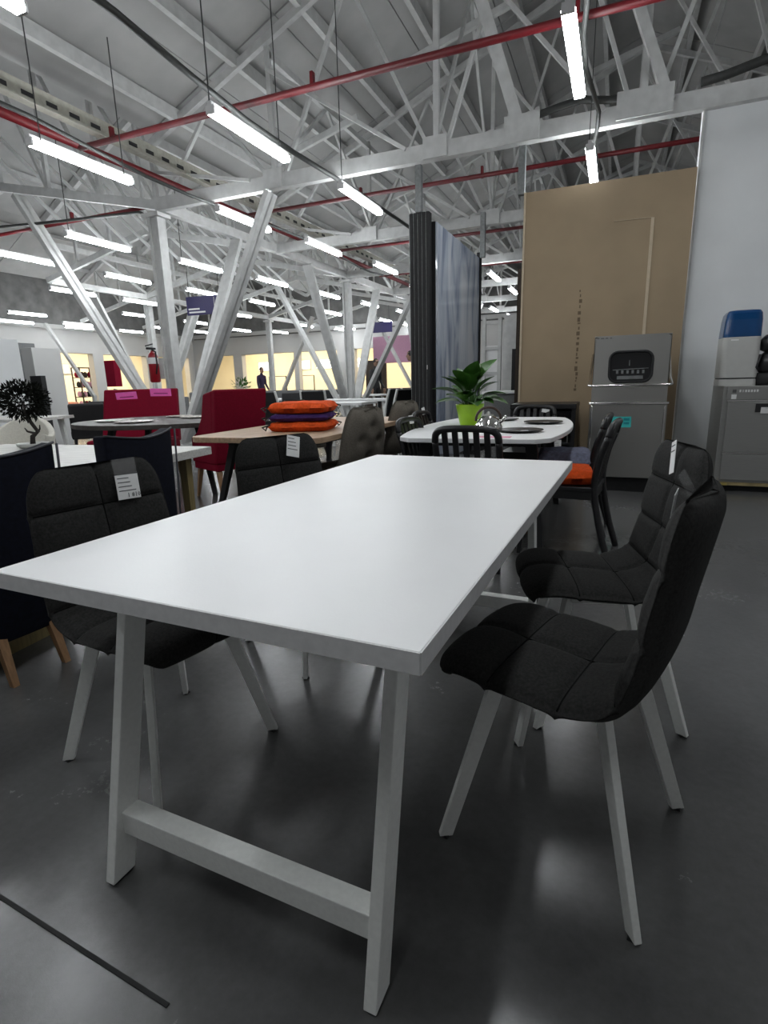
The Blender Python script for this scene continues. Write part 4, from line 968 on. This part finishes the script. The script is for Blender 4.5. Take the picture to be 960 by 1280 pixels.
t = thing('room_door', 'dark brown door left of the farthest white column', 'door', (-8.9, 21.6, 0))
MB().box((0, 0, 1.0), (0.95, 0.08, 2.0)).build('leaf', 'brown', t); MB().box((0.15, -0.05, 1.1), (0.12, 0.03, 1.5)).build('pane', 'wallcream', t)
t = thing('wall_cabinet', 'grey white electric cabinet on the back wall pier', 'cabinet', (-10.5, 21.85, 0))
MB().box((0, 0, 1.2), (0.7, 0.2, 1.6)).build('body', 'wallgrey', t, bevel=0.01); MB().box((0.0, -0.105, 1.2), (0.6, 0.015, 1.45)).build('door', 'wallgrey', t)

# ================================================================== FAR FURNITURE
def far_table(label, x, y, w, d, m='top_white', rz=0.0, legm='leg_white', h=0.75):
    t = thing('dining_table', label, 'table', (x, y, 0), rz)
    MB().box((0, 0, h-0.02), (w, d, 0.04)).build('tabletop', m, t)
    for sx in (-1, 1):
        for sy in (-1, 1): MB().legbar((sx*w*0.4, sy*d*0.38, h-0.04), (sx*w*0.43, sy*d*0.42, 0), 0.06, 0.06, (0,1,0), 0.04, 0.04).build('leg', legm, t)
    return t
def framed_chair():
    t = thing('framed_chair', '', 'chair')
    for sx in (-1, 1):
        MB().tube(catmull([(sx*0.21, -0.30, 0), (sx*0.21, -0.21, 0.45), (sx*0.21, -0.24, 0.75), (sx*0.20, -0.30, 0.98)], 3), 0.022, 6).build('rear_leg', 'leg_white', t)
        MB().legbar((sx*0.20, 0.19, 0.44), (sx*0.20, 0.21, 0), 0.04, 0.04, (0,1,0)).build('front_leg', 'leg_white', t)
    MB().box((0, 0, 0.45), (0.42, 0.42, 0.07)).build('seat', 'blackmat', t, bevel=0.015)
    m = MB(); m.bar((0, -0.215, 0.52), (0, -0.295, 0.97), 0.38, 0.04, up=(0,1,0)); m.build('backrest', 'blackmat', t, bevel=0.01)
    return t
def padded_chair(m, legm='blackmat'):
    t = thing('padded_chair', '', 'chair')
    q = MB(); q.bar((0, -0.16, 0.42), (0, -0.26, 0.90), 0.46, 0.07, up=(0,1,0)); q.build('backrest', m, t, bevel=0.025)
    MB().box((0, 0.02, 0.44), (0.46, 0.44, 0.10)).build('seat', m, t, bevel=0.02)
    for sx in (-1, 1):
        for y in (-0.17, 0.19): MB().legbar((sx*0.18, y, 0.40), (sx*0.21, y*1.2, 0), 0.035, 0.035, (0,1,0), 0.022, 0.022).build('leg', legm, t)
    return t
far_table('long white table with a pointed end beyond the cushion stack', -4.9, 8.4, 3.0, 0.8, rz=0.05)
far_table('white table behind the long pointed one, near the second column', -4.6, 10.2, 2.2, 0.8)
far_table('white table far left of the second column row', -7.6, 9.4, 1.9, 0.8)
far_table('white table behind the nearest tree column', -7.2, 11.3, 1.6, 0.8)
far_table('pale table left of the nearest column at the back', -9.6, 9.3, 1.8, 0.9, 'greywood')
far_table('pale topped table behind the cream tub chair', -7.0, 4.3, 1.5, 0.9, 'greywood', 0.35, 'leg_white')
far_table('small white far table close to the back wall', -12.5, 16.0, 1.8, 0.8)
far_table('white far table beneath the second person', -6.4, 14.2, 1.8, 0.8)
f0 = framed_chair()
FL = [((-4.72, 7.6, 0), face(0.2, 1), 'black chair in a white frame beyond the cushion stack, left one'),
      ((-4.05, 7.75, 0), face(-0.25, 1), 'black chair in a white frame beyond the cushion stack, right one'),
      ((-2.95, 7.9, 0), face(-1, 0.15), 'black chair in a white frame at the right end of the long table'),
      ((-2.55, 7.3, 0), face(-1, 0.25), 'black chair in a white frame left of the slab rack, nearest of its group'),
      ((-3.05, 10.75, 0), face(-1, -0.1), 'black chair in a white frame behind the second tree column')]
for i, (l, r, lab) in enumerate(FL):
    if i == 0: setup(f0, l, r, lab)
    else: copy_tree(f0, l, r, lab)
p0 = padded_chair('blackmat')
setup(p0, (-6.55, 5.25, 0), face(-0.8, 0.6), 'black chair with a white tag left of the red bench, nearer one')
copy_tree(p0, (-7.3, 6.2, 0), face(-0.8, 0.6), 'black chair with a white tag left of the red bench, farther one')
for i, (x, y, lab) in enumerate(((-6.1, 10.1, 'black padded chair right of the nearest column strut'), (-6.9, 13.2, 'black padded chair before the second column'), (-4.7, 13.0, 'black padded chair beneath the second column strut'))):
    copy_tree(p0, (x, y, 0), face(0.3, -1), lab)
pb = padded_chair('brown'); setup(pb, (-2.9, 9.2, 0), face(-0.8, -0.5), 'brown padded chair left of the slab rack')
copy_tree(pb, (-3.3, 11.3, 0), face(-0.8, -0.5), 'brown padded chair behind the first brown one')
pc = padded_chair('cream'); setup(pc, (-3.15, 10.1, 0), face(-0.6, -0.8), 'cream padded chair left of the slab rack')
copy_tree(pc, (-2.95, 11.9, 0), face(-0.6, -0.8), 'cream padded chair beside the bending person')
pg = padded_chair('greycloth'); setup(pg, (-8.3, 7.9, 0), face(0.2, -1), 'grey padded chair behind the bonsai, left one')
copy_tree(pg, (-7.5, 8.0, 0), face(0.2, -1), 'grey padded chair with a white tag left of the red bench')
def sofa(label, loc, rz, w, m):
    t = thing('sofa', label, 'sofa', loc, rz)
    MB().box((0, -0.3, 0.52), (w, 0.2, 0.74)).build('backrest', m, t, bevel=0.05)
    MB().box((0, 0.05, 0.28), (w, 0.7, 0.26)).build('seat', m, t, bevel=0.04)
    for s in (-1, 1): MB().box((s*(w/2-0.08), 0.05, 0.38), (0.16, 0.75, 0.46)).build('armrest', m, t, bevel=0.04)
    for sx in (-1, 1):
        for sy in (-1, 1): MB().box((sx*(w/2-0.15), sy*0.3, 0.08), (0.05, 0.05, 0.16)).build('leg', 'blackmat', t)
    return t
sofa('long grey sofa before the back wall, left one', (-13.6, 17.0, 0), 0.1, 2.2, 'greycloth')
sofa('long grey sofa before the back wall, middle one', (-10.4, 17.0, 0), 0.0, 2.2, 'greycloth')
sofa('long grey sofa before the back wall, right one', (-8.2, 16.4, 0), 0.1, 2.0, 'greycloth')
sofa('dark brown sofa behind the second tree column', (-5.0, 16.2, 0), 0.0, 2.2, 'brown')
sofa('pink tufted sofa in the bright shop at the left', (-20.6, 15.2, 0), -PI/2, 1.8, mat('rose_cloth', (0.55, 0.26, 0.20), 0.9, noise=0.15, scale=15))
# shop furniture in bright rooms
t = thing('display_shelf', 'tall stand full of dark goods in the bright left shop', 'shelf', (-20.2, 16.6, 0))
for z in (0.4, 0.8, 1.2, 1.6, 2.0): MB().box((0, 0, z), (0.5, 0.9, 0.03)).build('shelf', 'brown', t)
for sx in (-1, 1):
    for sy in (-1, 1): MB().box((sx*0.23, sy*0.43, 1.0), (0.04, 0.04, 2.0)).build('upright', 'brown', t)
for k in range(24):
    z = (0.4, 0.8, 1.2, 1.6)[k % 4]; o = MB().lathe([(0.05, 0), (0.09, 0.05), (0.08, 0.16), (0.03, 0.22)], n=10).build('ornament', random.choice(['brown', 'red', 'blackmat', 'pinkwall']), loc=(-20.2+random.uniform(-.05,.05), 16.2+0.15*(k//4), z+0.015)); tag(o, 'small dark ornament on the tall stand in the left shop', 'ornament', 'ornaments in the left shop')
for i, (x, lab) in enumerate(((-15.2, 'empty metal clothes rail in the bright back room, left one'), (-13.6, 'empty metal clothes rail in the bright back room, right one'))):
    t = thing('clothes_rail', lab, 'clothes rail', (x, 23.6, 0))
    for s in (-0.5, 0.5): MB().bar((s, 0, 0), (s, 0, 1.5), 0.04, 0.04).build('upright', 'brown', t); MB().box((s, 0, 0.03), (0.04, 0.5, 0.04)).build('foot', 'brown', t)
    MB().bar((-0.5, 0, 1.5), (0.5, 0, 1.5), 0.03, 0.03).build('rail', 'brown', t)
for y, lab in ((14.0, 'dark picture stack'),):
    t = thing('sample_strip', 'column of dark sample tiles at the left jamb of the shop opening', 'sample board', (-18.97, 13.55, 0))
    MB().box((0, 0, 1.4), (0.03, 0.5, 1.9)).build('board', 'paper', t)
    for z in (0.7, 1.05, 1.4, 1.75, 2.1): MB().box((0.03, 0, z), (0.03, 0.34, 0.25)).build('tile', 'brown', t)
tub_chair('dark red tub chair in front of the bright left shop', (-14.8, 10.2, 0), face(0.5, -0.8), mat('floral_dark_red', (0.16, 0.03, 0.025), 0.9, noise=0.7, scale=12))
t = thing('potted_plant', 'small bushy green plant on a far table at the left', 'plant', (-9.9, 9.35, 0.75))
MB().lathe([(0.07, 0), (0.10, 0.12)], n=14).build('pot', 'blackmat', t)
m = MB()
for k in range(120):
    d = Vector((random.gauss(0,1), random.gauss(0,1), abs(random.gauss(0,1)))).normalized(); c = Vector((0,0,0.14))+d*random.uniform(0.05,0.2); n = (d+Vector((random.uniform(-.6,.6),random.uniform(-.6,.6),.3))).normalized(); a = n.cross(Vector((0.3,0.5,0.8))).normalized()
    m.add([c, c+n*0.04+a*0.018, c+n*0.09, c+n*0.04-a*0.018], [[0,1,2,3]])
m.build('foliage', 'leaf', t)['kind'] = 'stuff'
t = thing('potted_plant', 'small potted plant on a far table before the nearest column', 'plant', (-9.7, 13.2, 0.76))
MB().lathe([(0.09, 0), (0.13, 0.2)], n=14).build('pot', 'cooler', t)
m = MB()
for k in range(90):
    d = Vector((random.gauss(0,1), random.gauss(0,1), abs(random.gauss(0,1))*1.3)).normalized(); c = Vector((0,0,0.25))+d*random.uniform(0.05,0.28); n = d; a = n.cross(Vector((0.3,0.5,0.8))).normalized()
    m.add([c, c+n*0.05+a*0.03, c+n*0.12, c+n*0.05-a*0.03], [[0,1,2,3]])
m.build('foliage', 'leaf', t)['kind'] = 'stuff'
far_table('white far table that carries a small potted plant', -9.6, 13.2, 1.5, 0.7)
# shelving seen right of the slab
t = thing('ladder_stand', 'white ladder-like display frame behind the peace lily', 'display', (-1.75, 11.0, 0))
for s in (-0.16, 0.16): MB().box((s, 0, 1.15), (0.07, 0.07, 2.3)).build('upright', 'paint', t)
for z in (0.7, 1.2, 1.7, 2.2): MB().box((0, 0, z), (0.3, 0.06, 0.06)).build('rung', 'paint', t)
MB().box((0, 0.02, 0.9), (0.26, 0.03, 1.7)).build('panel', 'top_white', t)
t = thing('display_door', 'dark framed sample door left of the brown board', 'display', (-1.18, 11.6, 0))
MB().box((0, 0.1, 1.2), (0.9, 0.1, 2.4)).build('frame', 'paint', t); MB().box((-0.05, 0.03, 0.95), (0.42, 0.06, 1.5)).build('door_leaf', 'blackmat', t)
t = thing('display_counter', 'grey counter with a white top behind the curved white table', 'counter', (-1.0, 9.3, 0))
MB().box((0, 0, 0.42), (0.9, 0.6, 0.84)).build('body', 'greycloth', t); MB().box((0, 0, 0.86), (0.98, 0.66, 0.04)).build('worktop', 'top_white', t)
o = MB().bar((0,0,0), (0,0,2.5), 0.06, 0.06).build('wooden_post', 'brown', loc=(-0.62, 7.3, 0)); tag(o, 'narrow brown wooden post beside the brown board edge', 'post')

# ================================================================== PEOPLE (far, small)
def person(label, loc, rz, cloth, legs, lean=0.0, cap=False, arms=((-0.05, 0.05), (0.05, 0.0))):
    J = {'pel': (0,0,0.95), 'wai': (0,0.01+lean*0.15,1.10), 'che': (0,0.0+lean*0.45,1.34), 'nec': (0,0.01+lean*0.65,1.50), 'hed': (0,0.03+lean*0.8,1.60),
         'sl': (-0.17,lean*0.5,1.42), 'el': (-0.23,arms[0][0]+lean*0.5,1.14), 'hl': (-0.22,0.10+arms[0][1]+lean*0.7,0.90),
         'sr': (0.17,lean*0.5,1.42), 'er': (0.23,arms[1][0]+lean*0.5,1.14), 'hr': (0.22,0.10+arms[1][1]+lean*0.7,0.90),
         'pl': (-0.10,0,0.88), 'kl': (-0.11,0.03,0.49), 'al': (-0.11,-0.02,0.09), 'tl': (-0.12,0.13,0.04),
         'pr': (0.10,0,0.88), 'kr': (0.11,0.06,0.49), 'ar': (0.12,0.02,0.09), 'tr': (0.13,0.17,0.04)}
    R = {'pel':.135,'wai':.12,'che':.145,'nec':.06,'hed':.055,'sl':.07,'el':.048,'hl':.035,'sr':.07,'er':.048,'hr':.035,'pl':.095,'kl':.062,'al':.045,'tl':.04,'pr':.095,'kr':.062,'ar':.045,'tr':.04}
    E = [('pel','wai'),('wai','che'),('che','nec'),('nec','hed'),('che','sl'),('sl','el'),('el','hl'),('che','sr'),('sr','er'),('er','hr'),('pel','pl'),('pl','kl'),('kl','al'),('al','tl'),('pel','pr'),('pr','kr'),('kr','ar'),('ar','tr')]
    K = list(J); me = bpy.data.meshes.new('body'); me.from_pydata([J[k] for k in K], [(K.index(a), K.index(b)) for a, b in E], [])
    t = thing('person', label, 'person', loc, rz)
    o = link('body', me, t); me.materials.append(M[cloth])
    md = o.modifiers.new('skin', 'SKIN'); me.skin_vertices.new() if not me.skin_vertices else None
    for i, k in enumerate(K): me.skin_vertices[0].data[i].radius = (R[k], R[k]*(0.75 if k in ('che','wai','pel') else 1))
    me.skin_vertices[0].data[0].use_root = True
    sb = o.modifiers.new('sub', 'SUBSURF'); sb.levels = 1; sb.render_levels = 1
    hy = 0.05+lean*0.9
    MB().lathe([(0.02,-0.12),(0.06,-0.10),(0.078,-0.04),(0.082,0.02),(0.07,0.08),(0.03,0.115)], (0, hy, 1.68), 14).build('head', 'skin', t, smooth=True)
    MB().lathe([(0.086,0.0),(0.088,0.04),(0.074,0.09),(0.03,0.125)], (0, hy-0.012, 1.68), 14).build('cap' if cap else 'hair', 'blackmat', t, smooth=True)
    if cap: MB().box((0, hy+0.11, 1.70), (0.13, 0.10, 0.012)).build('cap_peak', 'blackmat', t)
    MB().box((0, hy+0.085, 1.67), (0.022, 0.03, 0.04)).build('nose', 'skin', t)
    for s in (-1, 1):
        h = MB(); hx, hy2, hz = J['hl' if s < 0 else 'hr']
        h.box((hx, hy2+0.01, hz-0.05), (0.03, 0.075, 0.09))
        for q in range(4): h.box((hx, hy2-0.02+0.02*q, hz-0.125-0.006*(q in (1,2))), (0.016, 0.016, 0.07))
        h.bar((hx, hy2+0.045, hz-0.03), (hx, hy2+0.075, hz-0.085), 0.018, 0.018); h.build('hand', 'skin', t)
        MB().box((s*0.115, 0.06 if s < 0 else 0.10, 0.035), (0.09, 0.27, 0.07)).build('shoe', 'blackmat', t, bevel=0.02)
    return t
M['purplecoat'] = mat('dark_purple_coat', (0.035, 0.02, 0.06), 0.9, noise=0.1, scale=20)
person('person in a dark purple coat standing before the bright back room', (-12.7, 18.6, 0), face(1, -0.3), 'purplecoat', 'blackmat')
person('person in black with a black cap, standing right of the second tree column', (-6.35, 15.6, 0), face(0.9, -0.5), 'blackmat', 'blackmat', 0.0, True)
person('person in black bending forward beside the slab rack', (-3.55, 12.4, 0), face(-0.9, -0.4), 'blackmat', 'blackmat', 0.45)
